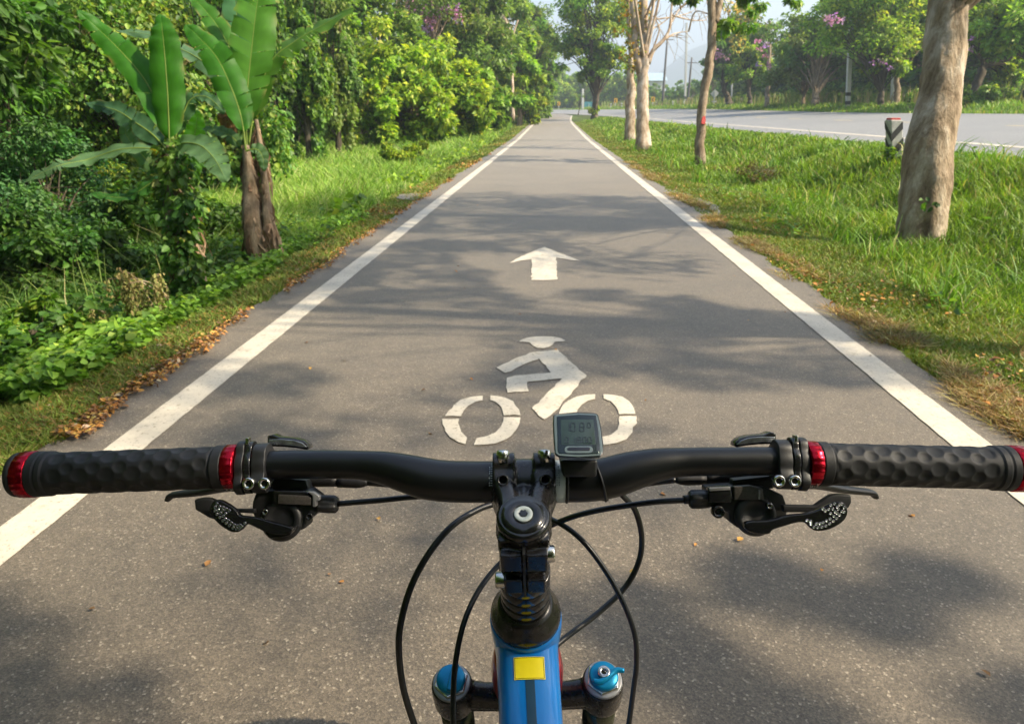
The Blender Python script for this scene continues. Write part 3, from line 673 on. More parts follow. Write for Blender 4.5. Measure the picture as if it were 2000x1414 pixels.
# roadside trees beside and behind the viewer whose crowns shade the path
for i, (x, y, cr, lab) in enumerate([
    (5.9, -.6, [(-.1, .15, 6.3, 1.25, 1.0, .6, 26), (-2.4, 1.2, 7.0, 1.6, 1.3, .6, 9), (1.0, 1.6, 7.0, 1.6, 1.3, .7, 7), (2.3, 1.1, 6.5, .35, .35, .2, 4), (3.0, 1.0, 6.5, .35, .35, .2, 3)], 'roadside shade tree level with the viewer on the right verge'),
    (6.0, 3.4, [(2.8, -.6, 6.4, 1.2, .9, .5, 20), (.6, -1.5, 6.8, 1.3, .6, .5, 9), (.9, .6, 6.8, 1.4, .6, .5, 9), (-2.3, .6, 8.6, 2.1, 1.7, .7, 15)], 'roadside shade tree a little ahead of the viewer, beyond the frame at right')]):
    make_plant('tree', lab, 'tree', 'trees on the grass verge', (x, y, gzf(x, y)), [(0, 0, -.05, .16), (.1, 0, 2, .13), (0, .1, 4, .10), (.1, 0, 7.5, .03)],
        cr, 'bark_brown', n_per=105, clump=.36, size=.12, pal='mid', seed=41+i, limb=.14, twigs=1)

# --- left side ---------------------------------------------------------------
BUSHY = ('stems', 'foliage')
def shrub(label, px, zc, wpx, ytop, pal, seed, K=46, n_per=220, size=.06, depth=1.0, name='shrub', cat='shrub', group='shrubs and vines on the left bank', ybot=None, clump=.28, wr=.6, up=.6, droop=.3, full=True, bark='bark_dark', stretch=(1, 1, .75), extra=None, attach=(.2, 1.0)):
    b = at(px, zc); top = rel(px, ytop, zc, b)[2]; rx = wpx/2/1333*zc
    lo = 0 if ybot is None else max(0, rel(px, ybot, zc, b)[2]); cz = (top+lo)/2; rz_ = max((top-lo)/2, .2)
    return make_plant(name, label, cat, group, b, [(0, 0, -.05, .03+.012*zc*.3), (.05, 0, cz*.6, .025+.008*zc*.3), (0, .05, max(cz*1.2, .3), .012)],
        [(0, 0, cz, rx, rx*depth, rz_, K)], bark, n_per=n_per, clump=clump, size=size, pal=pal, seed=seed, parts=BUSHY, full=full, wr=wr, up=up, droop=droop, sides=8, stretch=stretch, extra=extra, attach=attach, low=-.97)
shrub('broad-leaved dark green bush filling the top left corner', 20, 7.6, 330, -120, 'dark', 101, K=60, n_per=120, size=.13, ybot=260, wr=.5)
shrub('dense low mound of small dark leaves left of the banana plants', 95, 7.2, 330, 222, 'blue', 102, K=60, n_per=330, size=.05)
shrub('yellow-green vine thicket behind the first banana plant, browning in places', 250, 11.0, 330, -60, 'yellow', 103, K=90, n_per=230, size=.085, depth=.6, stretch=(.8, .8, 1.1), droop=.7, wr=.7)
shrub('mixed green thicket between the two banana plants, reaching above the frame', 430, 12.5, 300, -80, 'yellow', 104, K=80, n_per=210, size=.10, depth=.6, stretch=(.8, .8, 1.2), droop=.7, wr=.7)
shrub('tall dark thicket at the far left behind the corner bush', 60, 13.5, 520, -160, 'dark', 105, K=80, n_per=200, size=.13, depth=.6)
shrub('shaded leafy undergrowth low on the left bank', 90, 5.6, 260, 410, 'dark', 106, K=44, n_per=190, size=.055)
shrub('bright low bush peeping out between the dark mound and the banana stem', 225, 8.6, 190, 335, 'bright', 107, K=34, n_per=170, size=.07)
shrub('small leafy bush at the lower left corner of the bank', 30, 4.1, 150, 590, 'mid', 108, K=26, n_per=120, size=.05)
shrub('tangled dark vines on the ground between the two banana stems', 440, 7.4, 150, 400, 'dark', 109, K=40, n_per=170, size=.06)
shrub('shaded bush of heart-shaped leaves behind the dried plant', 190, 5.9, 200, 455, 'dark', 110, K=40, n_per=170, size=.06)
shrub('tangle of vines and leaves behind the first banana stem', 300, 7.6, 200, 330, 'mid', 111, K=44, n_per=180, size=.07)
VS = (.55, .55, 1.5)
for i, (px, zc, w, yt, pal, lab) in enumerate([
    (545, 21, 110, -60, 'dark', 'dark vine-hung column of leaves right of the taller banana plant'),
    (600, 22, 110, -30, 'mid', 'second hanging curtain of vines, bright green, behind the tall grass'),
    (660, 24, 110, -20, 'olive', 'third hanging curtain of vines, olive and brownish, beside the bushy wood'),
    (490, 17, 130, -120, 'olive', 'tall olive vine column behind the upper leaves of the taller banana plant')]):
    shrub(lab, px, zc, w, yt, pal, 120+i, K=60, n_per=190, size=.14, stretch=VS, droop=1.3, up=.2, name='vine_covered_tree', cat='vines', group='vine-covered trees at the wood edge', clump=.3, wr=.75, full=False)
def wood(label, px, zc, wpx, ytop, pal, seed, **k):
    kw = dict(K=60, n_per=190, size=.012*zc*.5+.07, full=False, name='bushy_tree', cat='tree', group='trees of the left-hand wood', depth=.8, clump=.22, bark='bark_brown'); kw.update(k)
    return shrub(label, px, zc, wpx, ytop, pal, seed, **kw)
wood('bright green bushy tree with drooping sprays in front of the wood', 700, 29, 160, 30, 'bright', 131)
wood('fresh green spreading tree low in the middle of the left wood', 800, 31, 200, 95, 'bright', 132, K=80)
wood('mid green tree behind, above the fresh green spreading one', 740, 38, 220, -60, 'mid', 133, K=80)
wood('yellow-tipped leafy tree at the right of the bushy wood', 880, 36, 170, 110, 'bright', 134)
wood('rounded blue-green bush at the foot of the pale-limbed trees', 945, 42, 110, 165, 'mid', 135)
wood('low leafy bush in the grass at the wood edge', 795, 19, 110, 275, 'bright', 136, K=30, name='shrub', cat='shrub', size=.1)
wood('tall olive tree with dense small leaves rising behind the pink blossom', 900, 50, 210, -90, 'olive', 137, K=90)
wood('tall grey-green tree behind the pale bare limbs', 985, 62, 150, -20, 'olive', 138, K=80)
wood('light green tree with tiered sprays near the end of the left wood', 1015, 58, 95, 80, 'bright', 139, K=50)
wood('dark feathery tree near the far end of the left wood', 1040, 80, 70, 20, 'olive', 140, K=80, stretch=(.7, .7, 1.2))
wood('last tall tree of the left wood, thinning towards the sky gap', 1056, 96, 60, 55, 'olive', 141, K=70, stretch=(.7, .7, 1.2))
wood('large mid green tree filling the top between vines and blossom', 620, 33, 220, -110, 'mid', 142, K=90)
wood('deep green tree far back behind the vine curtains', 520, 30, 330, -140, 'dark', 143, K=80)
wood('deep green tree far back behind the yellow-green thicket', 330, 24, 420, -140, 'dark', 144, K=80)
# pink-blossomed tree
zc = 44; b = at(850, zc)
pk = [rel(px, py, zc-2.8, b) for px, py in [(832, 30), (838, 48), (822, 62), (833, 60), (853, 22), (850, 30), (838, 8), (832, 2), (885, 14), (890, 25), (800, 5), (803, 18), (893, 38), (861, 20), (842, 38), (870, 16)]]
t_ = rel(850, -60, zc, b)[2]
make_plant('flowering_tree', 'tree with pink-mauve blossom spikes at the top of the left wood', 'tree', 'trees of the left-hand wood', b,
    [(0, 0, 0, .3), (.2, 0, 4, .22), (-.2, 0, 8, .12), (0, 0, 11, .05)], [(0, 0, 8.5, 4.0, 3, 4.5, 60)], 'bark_brown', n_per=100, clump=.2, size=.26, pal='olive', seed=150,
    extra=[('blossom', pk, .30, 34, .2, 'pink', 'petal')])
# pale bare-limbed trees
for i, (px, zc, pts, lab) in enumerate([
    (1002, 52, [(1002, 235), (1001, 190), (1000, 150), (998, 100), (995, 60), (978, 20), (965, -30)], 'pale bare-limbed tree forking high in front of the dark far trees'),
    (968, 50, [(972, 210), (970, 165), (965, 130), (958, 112)], 'short bare pale stem between the leafy trees of the left wood')]):
    b = at(px, zc); tr_ = [(*rel(x, y, zc, b), r) for (x, y), r in zip(pts, np.linspace(.15, .06, len(pts)))]
    st = []
    if i == 0:
        st = [[(*rel(999, 105, zc, b), .13), (*rel(985, 70, zc, b), .10), (*rel(962, 60, zc, b), .06), (*rel(950, 30, zc, b), .04)],
              [(*rel(998, 90, zc, b), .11), (*rel(1002, 68, zc, b), .08), (*rel(1012, 40, zc, b), .05)], [(*rel(990, 50, zc, b), .08), (*rel(972, 10, zc, b), .06), (*rel(968, -40, zc, b), .04)],
              [(*rel(958, 58, zc, b), .05), (*rel(940, 45, zc, b), .03), (*rel(930, 20, zc, b), .02)]]
    make_plant('bare_tree', lab, 'tree', 'trees of the left-hand wood', b, tr_, [(0, 0, 5.5 if i == 0 else 3, 1.5, 1.5, 1.5, 4)], 'bark_pale2', n_per=25, clump=.2, size=.2, pal='olive', seed=160+i, stems=st)
for i, (px, zc, yb, lab) in enumerate([(1033, 74, 170, 'dark slanting trunk standing at the left edge of the path in the distance'), (1047, 82, 175, 'thinner brown trunk just beyond the dark slanting one at the path edge')]):
    b = at(px, zc); w_ = [.45, .3][i]
    make_plant('tree', lab, 'tree', 'trees of the left-hand wood', b, [(0, 0, -.1, w_), (.1, 0, 2, w_*.8), (.3, 0, 4.5, w_*.7), (.2, 0, 9, .15)],
        [(0, 0, 7.5+i, 2.2, 2.4, 4.0, 46)], 'bark_dark' if i == 0 else 'bark_brown', n_per=80, clump=.25, size=.3, pal='mid' if i else 'bright', seed=170+i)

# --- across the main road ------------------------------------------------------
def road_tree(label, px, zc, tw, pts, cr, pal, bark, seed, n_per=130, size=None, K=None, extra=None, clump=.22, name='tree'):
    b = at(px, zc); tr_ = [(*rel(x, y, zc, b), tw*s) for (x, y), s in zip(pts, np.linspace(1, .55, len(pts)))]; tr_[0] = (*tr_[0][:2], -.1, tw)
    crowns = []
    for (cx, cy, wx, hy, kk) in cr:
        c = rel(cx, cy, zc, b); crowns.append((c[0], c[1], c[2], 1.12*wx/1333*zc, wx/1333*zc, 1.1*hy/1333*zc, int(kk*1.3)))
    t0 = tr_[-1]; c = crowns[0]; tr_.append((lerp(t0[0], c[0], .8), lerp(t0[1], c[1], .8), max(t0[2]+.3, c[2]), tw*.25))
    return make_plant(name, label, 'tree', 'trees across the main road', b, tr_, crowns, bark, n_per=n_per, clump=clump, size=size or (.13+.0034*zc), pal=pal, seed=seed, wr=.6, attach=(.5, 1), extra=extra)
fl = lambda b_, zc, L: [rel(px, py, zc, b_) for px, py in L]
road_tree('dark tree with a leaning trunk beside the grey diamond sign', 1424, 80, .42, [(1426, 212), (1420, 190), (1413, 168)], [(1418, 118, 32, 56, 40), (1398, 60, 18, 30, 8)], 'mid', 'bark_dark', 201,
          extra=[('blossom', fl(at(1424, 80), 77, [(1398, 108), (1404, 105), (1419, 112), (1402, 110)]), 0.350, 22, .3, 'pink', 'petal')])
road_tree('tree with dangling yellow blossom above a short dark trunk', 1465, 74, .3, [(1465, 211), (1464, 190), (1462, 165)], [(1462, 120, 36, 55, 36), (1450, 50, 34, 40, 16)], 'bright', 'bark_dark', 202,
          extra=[('yellow_blossom', fl(at(1465, 74), 71, [(1440, 95), (1452, 30), (1462, 25), (1468, 40), (1440, 75), (1446, 60), (1470, 20), (1455, 55), (1436, 70), (1430, 15)]), .75, 70, .3, 'ylflow', 'petal')])
road_tree('slim pale-trunked tree with thin foliage and a few mauve flowers', 1497, 66, .22, [(1497, 214), (1499, 160), (1503, 110), (1503, 50)], [(1497, 95, 34, 55, 20)], 'olive', 'bark_pale', 203, n_per=40,
          extra=[('blossom', fl(at(1497, 66), 64, [(1480, 82), (1484, 97), (1494, 112), (1502, 128), (1481, 125), (1496, 90)]), 0.245, 22, .22, 'pink', 'petal')])
road_tree('olive tree with a thin brown stem, left of the banded pole', 1568, 62, .2, [(1568, 212), (1569, 195), (1570, 180)], [(1560, 125, 60, 66, 50)], 'olive', 'bark_brown', 204)
road_tree('olive tree with a stouter trunk close to the banded pole', 1590, 58, .4, [(1590, 212), (1592, 195), (1593, 175)], [(1605, 105, 55, 80, 50)], 'olive', 'bark_brown', 205)
road_tree('big leafy tree with a thick dark trunk behind the striped marker post', 1721, 45, .24, [(1721, 208), (1721, 190), (1720, 165)], [(1690, 50, 95, 85, 80), (1725, 125, 36, 34, 16)], 'bright', 'bark_dark', 206, n_per=110,
          extra=[('blossom', fl(at(1721, 45), 41.5, [(1618, 42), (1622, 45), (1635, 40), (1643, 40), (1628, 32), (1614, 35)]), 0.196, 30, .13, 'pink', 'petal'), ('blossom', fl(at(1721, 45), 43, [(1722, 120), (1726, 122), (1704, 124), (1738, 135)]), 0.154, 22, .13, 'pink', 'petal')])
road_tree('tree with a pale brown trunk just right of the thick dark one', 1749, 47, .26, [(1750, 206), (1752, 180), (1752, 140)], [(1770, 60, 70, 85, 50)], 'bright', 'bark_brown', 207)
road_tree('dark tree with a leaning trunk at the far right, behind the thick pale trunk', 1905, 38, .3, [(1898, 190), (1912, 155), (1925, 110)], [(1935, 40, 85, 85, 70), (1985, 150, 30, 44, 18)], 'bright', 'bark_dark', 208, n_per=110,
          extra=[('blossom', fl(at(1905, 38), 35.5, [(1886, 82), (1897, 96), (1894, 98), (1899, 76), (1885, 88)]), 0.112, 27, .1, 'pink', 'petal')])
road_tree('leafy tree at the right-hand edge across the road', 2010, 35, .25, [(2010, 200), (2012, 160), (2010, 120)], [(2000, 60, 70, 80, 50)], 'bright', 'bark_dark', 209)
# rows of further trees (copies of two woodland trees)
protoA = make_plant('woodland_tree', 'hazy woodland tree far behind the bend, leftmost of the row', 'tree', 'far row of woodland trees', at(1085, 190), [(0, 0, -.2, .3), (.2, 0, 3, .25), (0, 0, 8, .1)],
    [(0, 0, 5.0, 4.8, 4.8, 5.8, 90)], 'bark_brown', n_per=120, clump=.2, size=.6, pal='bright', seed=301, wr=.7, low=-.97)
protoB = make_plant('woodland_tree', 'olive round-topped tree in the woodland behind the leaning dark tree', 'tree', 'woodland behind the roadside trees', at(1440, 112), [(0, 0, -.2, .22), (.2, 0, 2, .18), (0, 0, 5, .08)],
    [(0, 0, 4.4, 4.2, 4.2, 5.0, 90)], 'bark_pale', n_per=130, clump=.2, size=.42, pal='yellow', seed=302, wr=.7, low=-.97, stems=[[(1.5, .5, -.1, .1), (1.6, .5, 3, .06)], [(-1.5, .3, -.1, .1), (-1.2, .5, 3.4, .06)]])
rr = random.Random(4)
def far_copy(proto, px, zc, s, label):
    c = copy_tree(proto); p = at(px, zc); c.location = tuple(p); c.rotation_euler = (0, 0, rr.uniform(0, 6.28)); k = s*rr.uniform(.9, 1.1); c.scale = (k, k, k*rr.uniform(.9, 1.15)); c['label'] = label
for px, zc, s, lab in [(1108, 175, .55, 'low hazy tree above the left chevron sign, behind the bend'), (1120, 195, .95, 'hazy green tree behind the white concrete post at the bend'), (1148, 180, .8, 'hazy tree just right of the white concrete post'), (1176, 170, .8, 'hazy tree seen under the crown of the ivy-clad tree'),
        (1200, 165, .75, 'far tree behind the middle chevron sign'), (1225, 160, .7, 'far tree glimpsed behind the pair of pale trunks'), (1060, 185, 1.1, 'hazy tree at the left end of the bend'), (1248, 170, .55, 'low far tree behind the right chevron sign')]:
    far_copy(protoA, px, zc, s, lab)
for px, zc, s, lab in [(1275, 150, 0.5, 'yellow-green bushy tree behind the right chevron sign'), (1300, 145, 0.46, 'yellow-green bushy tree between the two tall poles'), (1325, 140, 0.48, 'yellow-green bushy tree left of the banded concrete pole'), (1350, 135, 0.5, 'yellow-green tree behind the faded yellow sign'),
        (1385, 125, 0.62, 'yellow-green tree behind the grey diamond sign'), (1480, 105, .8, 'pale woodland tree behind the slim pale trunk'), (1520, 100, .85, 'woodland tree left of the olive trees'), (1560, 95, 1.0, 'woodland tree behind the thin brown stem'),
        (1610, 88, 1.1, 'woodland tree behind the stouter olive tree'), (1660, 80, 1.15, 'woodland tree behind the banded pole'), (1710, 75, 1.1, 'woodland tree behind the thick dark trunk'), (1760, 70, 1.1, 'woodland tree left of the thick pale trunk'),
        (1820, 64, 1.15, 'woodland tree hidden mostly by the thick pale trunk'), (1880, 58, 1.1, 'woodland tree right of the thick pale trunk'), (1940, 54, 1.1, 'woodland tree behind the leaning dark tree at far right'), (1995, 50, 1.1, 'woodland tree at the right-hand frame edge')]:
    far_copy(protoB, px, zc, s, lab)
protoC = shrub('rounded green bush across the road, right of the thick pale trunk', 1893, 36, 90, 165, 'mid', 310, K=34, n_per=110, size=.16, full=False, group='bushes across the main road', clump=.3)
for px, zc, s, lab in [(1950, 38, 1.0, 'rounded green bush across the road near the right-hand edge'), (1640, 60, .9, 'low bush behind the banded pole across the road'), (1680, 56, .9, 'low bush between banded pole and thick dark trunk'), (1790, 48, .9, 'bush across the road left of the thick pale trunk'),
        (1530, 78, 1.2, 'low bush behind the slim pale tree across the road'), (1445, 92, 1.2, 'low bush between the two short dark trunks across the road'), (1380, 105, 1.0, 'low bush behind the grey diamond sign'), (1310, 118, 1.1, 'grey-green low bush right of the dark utility pole'), (1265, 128, 1.0, 'low bush by the right chevron sign'),
        (1600, 76, 2.0, 'tall thicket behind the stouter olive tree across the road'), (1700, 70, 2.1, 'tall thicket behind the thick dark trunk across the road'), (1775, 62, 2.0, 'tall thicket left of the thick pale trunk across the road'), (1500, 92, 2.0, 'tall thicket behind the slim pale trunk across the road'),
        (1870, 55, 1.9, 'tall thicket just right of the thick pale trunk across the road'), (1985, 47, 1.9, 'tall thicket at the right-hand frame edge across the road'), (1410, 118, 2.2, 'tall thicket behind the leaning dark tree'), (1340, 150, 1.2, 'tall thicket behind the faded yellow sign')]:
    far_copy(protoC, px, zc, s, lab)

for x, y, k_, lab in [(-6.5, -4.5, 1.25, 'woodland tree behind the viewer on the left of the path'), (-4.5, -12, 1.4, 'woodland tree well behind the viewer on the left'), (4.6, -7.5, 1.3, 'roadside tree behind the viewer on the right'), (4.8, -15, 1.3, 'roadside tree well behind the viewer on the right'), (0.2, -19, 1.5, 'big tree closing the view behind the viewer')]:
    c = copy_tree(protoB); c.location = (x, y, gzf(x, y)); c.rotation_euler = (0, 0, x); c.scale = (k_, k_, k_); c['label'] = lab; c['group'] = 'trees behind the viewer'
for x, y, k_, lab in [(-11, 3.5, 1.0, 'bushy tree left of the frame level with the dark mound of leaves'), (-14, 8.5, 1.2, 'bushy tree left of the frame behind the corner bush'), (-9.5, -.5, 1.0, 'bushy tree left of the frame nearest the viewer'), (-19, 15, 1.3, 'bushy tree far left behind the vine thicket'), (-24, 26, 1.4, 'bushy tree deep in the left wood')]:
    c = copy_tree(protoB); c.location = (x, y, gzf(x, y)); c.rotation_euler = (0, 0, x); c.scale = (k_, k_, k_); c['label'] = lab; c['group'] = 'trees closing the left bank'
# reed-like dry stalks in the woodland floor across the road
blades('tall_grass', 16000, sample_area(lambda y: XL(y)+17, lambda y: XL(y)+32, 25, 150), lambda x, y, r: .5+1.2*r.uniform(0, 1, len(x)), lambda d: .02+.0009*d, [(.34, .28, .15, 3), (.22, .26, .06, 3), (.16, .24, .04, 3)], 331, .25)

# --- banana plants -------------------------------------------------------------
def banana_leaf(root, pts, wid, seed, tears=3, fold=.25, facing=None, col=(.055, .20, .012), rib=(.22, .30, .06), name='leaf', start=.12, rw=.008):
    """pts: midrib points in the world; wid: full width"""
    rr = np.random.default_rng(seed); n = 46; m = 9; P = catmull(pts, n); T = nz(np.gradient(P, axis=0)); L = np.linalg.norm(np.diff(P, axis=0), axis=1).sum()
    f = np.array(facing if facing is not None else -VF*1.0+[0.35, 0, .25]); t = np.linspace(0, 1, n)
    S = nz(np.cross(T, f)); N = nz(np.cross(S, T))
    u = np.clip((t-start)/(1-start), 0, 1); prof = wid/2*np.clip(np.sin(np.pi*u**.72)**.55, 0, 1)*(1-.12*u)
    V = []; C = []; F = []; tear_at = {s: sorted(rr.choice(np.arange(12, n-3), tears, replace=False)) if tears else [] for s in (-1, 1)}
    k = 0
    for s in (-1, 1):
        cuts = [0, *tear_at[s], n-1]
        for a, b_ in zip(cuts[:-1], cuts[1:]):
            dr = rr.uniform(-.5, .25); rows = []
            for i in range(a, b_+1):
                sh = 0; w = prof[i]*(1+.03*math.sin(i*1.9+seed))
                if tears and i == a and a > 0: sh = .012
                if tears and i == b_ and b_ < n-1: sh = -.012
                row = []
                for j in range(m):
                    v = j/(m-1); q = P[i]+S[i]*s*w*v+T[i]*(w*v*.35+sh*L*v*.6)+N[i]*(fold*w*v*(1-.9*v)-dr*-w*v*v*.6+.012*math.sin(i*.9+s+v*2)*v)
                    V.append(q); row.append(len(V)-1)
                    vein = 1+.07*math.sin(i*2.3)+.04*rr.normal()
                    wear = max(0.0, min(1.0, max(0.0, v-.80)*5*(-.15+mnoise.noise(Vector((i*.25, seed*3.1, s*2)))*1.6)))
                    C.append(lerp(np.array(col)*vein*(1.0+.12*(v < .12))*(1+.22*mnoise.noise(Vector((i*.12, v*2.5, seed*1.7)))), np.array([.30, .20, .07]), wear))
                rows.append(row)
            for r0, r1 in zip(rows[:-1], rows[1:]):
                for j in range(m-1): F.append((r0[j], r0[j+1], r1[j+1], r1[j]) if s > 0 else (r0[j], r1[j], r1[j+1], r0[j+1]))
    leaf = quad_mesh(name, np.array(V), np.array(F), np.array(C), M['banana'], root, smooth=True)
    ribr = np.interp(t, [0, .15, 1], [rw*1.5, rw, rw*.25]); Vr, Fr = sweep(P-N*rw*.3, ribr, 6, cap=False)
    quad_mesh('midrib', Vr, np.array(Fr), np.tile(np.array(rib), (len(Vr), 1)), M['banana'], leaf, smooth=True)
    return leaf
def wp(pts, zc): return [W(p[0], p[1], zc+(p[2] if len(p) > 2 else 0)) for p in pts]
def shaggy(root, pts, rad, seed, name='trunk', n=60):
    rr = np.random.default_rng(seed); mb = MB(); P = catmull(pts, 20)
    mb.add(sweep(P, np.interp(np.linspace(0, 1, 20), np.linspace(0, 1, len(rad)), rad), 16, mod=lambda t, th: 1+.10*np.sin(3*th+t*6)+.08*np.sin(7*th-t*11)))
    tr = mb.build(name, M['bark_brown'], root)
    mb2 = MB()
    for i in range(int(n*2.6)):   # hanging strips of dried sheath
        t0 = rr.uniform(.1, .98); a = rr.uniform(0, 6.28); ln = rr.uniform(.12, .45); p = P[int(t0*19)]; r = np.interp(t0, np.linspace(0, 1, len(rad)), rad)
        o_ = np.array([math.cos(a), math.sin(a), 0]); s_ = np.array([-math.sin(a), math.cos(a), 0]); w = rr.uniform(.004, .018)
        q0 = p+o_*r*.95; q1 = p+o_*(r*1.12+.035*rr.uniform())+[0, 0, -ln*.5]+s_*rr.normal()*.03; q2 = p+o_*(r*1.1+rr.uniform(-.01, .05))+[0, 0, -ln]+s_*rr.normal()*.05
        mb2.add(([q0-s_*w, q0+s_*w, q1+s_*w*.9+o_*.008, q1-s_*w*.9, q2+s_*w*.3, q2-s_*w*.3], [(0, 1, 2, 3), (3, 2, 4, 5)]))
    mb2.build('dried_sheath', M['fibre'], tr, smooth=False); return tr
G1, G2, GB = (.036, .145, .008), (.085, .26, .02), (.10, .19, .075)
bp = at(352, 5.55); ban1 = empty('banana_plant', bp, 'banana plant nearest the viewer, its stem wrapped in dark vines, with one upright leaf', 'banana plant', 'banana plants at the path edge')
z1 = 5.5
shaggy(ban1, [bp+[0, 0, -.15], W(350, 500, z1), W(346, 400, z1), W(336, 310, z1), W(331, 285, z1)], [.10, .085, .075, .05, .025], 1)
shaggy(ban1, [bp+[.16, -.05, -.1], W(384, 480, z1-.05), W(378, 400, z1), W(366, 330, z1)], [.035, .03, .022, .012], 2, 'dry_stalk', 18)
banana_leaf(ban1, wp([(331, 300), (318, 235, .05), (285, 160, .1), (240, 105, .1), (195, 60, .1), (150, 20, .0)], z1), .26, 11, 3, facing=-VF+[.5, 0, .1], col=G1)
banana_leaf(ban1, wp([(331, 300), (330, 250), (327, 180), (321, 100), (317, 60), (314, 28, .05)], z1), .28, 12, 0, col=G1, facing=-VF+[.1, 0, .1])
banana_leaf(ban1, wp([(330, 300), (290, 290), (235, 292), (170, 312), (110, 325, -.2), (38, 360, -.3)], z1), .20, 13, 5, col=GB, facing=[.2, -.6, 1.0], fold=-.3)
banana_leaf(ban1, wp([(336, 292), (358, 280, -.1), (392, 285, -.3), (420, 312, -.4), (443, 355, -.5)], z1), .26, 14, 4, col=GB, facing=[.5, -.9, .7], fold=-.3)
banana_leaf(ban1, wp([(330, 300), (300, 265), (262, 238), (225, 215), (165, 200)], z1+.4), .22, 15, 4, col=(.045, .11, .05), facing=[-.1, -.7, .8], fold=-.3)
banana_leaf(ban1, wp([(334, 300), (352, 240), (372, 195), (405, 190), (440, 222)], z1+.3), .17, 16, 5, col=(.045, .11, .04), facing=[0, -.6, .9], fold=-.3)
banana_leaf(ban1, wp([(336, 300), (300, 320), (275, 300), (245, 260), (262, 235)], z1+.25), .16, 17, 3, col=GB, facing=[0, -1, .4])
banana_leaf(ban1, wp([(338, 340), (300, 355), (245, 385), (170, 378)], z1+.6), .17, 18, 4, col=(.04, .13, .02), facing=[0, -.6, .9])
banana_leaf(ban1, wp([(352, 330), (372, 290), (383, 250), (386, 215)], z1+1.2), .2, 19, 0, col=(.16, .42, .02), facing=-VF+[.3, 0, 0], name='young_leaf')
# vines on the first stem
rng = np.random.default_rng(9)
cn = np.array([W(348+rng.normal()*16+(y-300)*.08, y, z1-.1+rng.normal()*.09) for y in np.linspace(300, 560, 34)])
P, D, N, S, C = clump_leaves(rng, cn, np.full((len(cn), 3), .11), 42, .062, PAL['dark']+[(.10, .2, .03, 1.5), (.3, .32, .05, .3)], .2, .8)
V, F, CC = leafmesh(P, D, N, S, .75, C, True); quad_mesh('vine', V, F, CC, M['leaf'], ban1)
z2 = 6.5; bp = at(500, 6.5); ban2 = empty('banana_plant', bp, 'taller banana plant with shaggy brown stems and torn upright leaves', 'banana plant', 'banana plants at the path edge')
shaggy(ban2, [bp+[-.02, 0, -.15], W(495, 460, z2), W(490, 380, z2), W(484, 320, z2), W(480, 285, z2)], [.10, .09, .07, .045, .03], 3, n=90)
shaggy(ban2, [bp+[.1, .1, -.1], W(524, 440, z2), W(520, 380, z2), W(512, 310, z2), W(500, 235, z2)], [.07, .05, .038, .03, .02], 4, 'trunk', 60)
banana_leaf(ban2, wp([(482, 292), (481, 240), (483, 180), (490, 110), (498, 40), (506, -20), (510, -70)], z2), .44, 21, 6, col=(.068, .19, .018), facing=-VF+[.2, 0, .1], start=.2)
banana_leaf(ban2, wp([(480, 292), (472, 235), (455, 180), (425, 115), (390, 75), (362, 48)], z2-.1), .31, 22, 4, col=G1, facing=-VF+[.3, 0, .1])
banana_leaf(ban2, wp([(480, 270), (468, 160), (455, 110), (430, 60), (400, 20), (365, -15)], z2+.3), .26, 23, 2, col=(.05, .16, .015), facing=-VF+[.4, 0, .2])
banana_leaf(ban2, wp([(484, 290), (500, 200), (530, 120), (575, 82), (625, 52), (692, 16)], z2+.1), .30, 24, 8, col=(.07, .16, .02), facing=[-.3, -.8, .7], fold=-.2)
banana_leaf(ban2, wp([(480, 280), (472, 160), (466, 80), (460, 0), (455, -60)], z2+.4), .34, 25, 2, col=(.08, .20, .09), facing=-VF)
banana_leaf(ban2, wp([(478, 260), (440, 170), (395, 120), (340, 90), (290, 68), (225, 60)], z2+.9), .20, 26, 5, col=(.10, .19, .10), facing=[0, -.8, .7], fold=-.2)
banana_leaf(ban2, wp([(480, 295), (500, 292), (512, 305), (517, 335)], z2-.2), .14, 27, 2, col=GB, facing=[.3, -.9, .4])
banana_leaf(ban2, wp([(478, 300), (455, 270), (425, 255), (395, 252)], z2+.1), .15, 28, 3, col=GB, facing=[0, -.7, .8])
banana_leaf(ban2, wp([(478, 300), (450, 245), (440, 215), (434, 225), (440, 285)], z2+.2), .13, 29, 3, col=(.20, .10, .045), facing=[0, -.9, .4], name='dead_leaf', rib=(.2, .12, .06))
# the drooping dried plant by the left edge
zc = 4.35; b = G(245, 640, -.25)
dr = empty('dried_plant', b, 'wilted plant with drooping olive-brown leaf strings beside the first banana stem', 'plant')
mb = MB(); rng = np.random.default_rng(12); pts = []
for (x0, y0, x1, y1) in [(330, 580, 250, 555), (330, 585, 210, 545), (300, 600, 245, 530), (240, 650, 175, 605), (330, 570, 300, 540), (260, 600, 235, 525)]:
    a = W(x0, y0, zc+.25); e = W(x1, y1, zc); m1 = lerp(a, e, .5)+[0, 0, .06]; mb.tube([a, m1, e], [.006, .005, .003], 5, n=8)
    for t in (.55, .7, .85, 1.0):
        q = catmull([a, m1, e], 21)[int(t*20)]; ln = rng.uniform(.12, .3)
        for s in np.arange(0, ln, .014): pts.append(q+[rng.normal()*.012, rng.normal()*.012, -s])
pts = np.array(pts); n = len(pts)*3; P = np.repeat(pts, 3, 0)+rng.normal(size=(n, 3))*.008
V, F, CC = leafmesh(P, rng.normal(size=(n, 3))*.5+[0, 0, -1.2], rng.normal(size=(n, 3)), rng.uniform(.018, .036, n), .6, pick_cols(rng, n, [(.30, .27, .10, 3), (.24, .26, .08, 3), (.38, .30, .14, 1)]), True)
mb.build('stems', M['bark_brown'], dr); quad_mesh('leaves', V, F, CC, M['dryleaf'], dr)
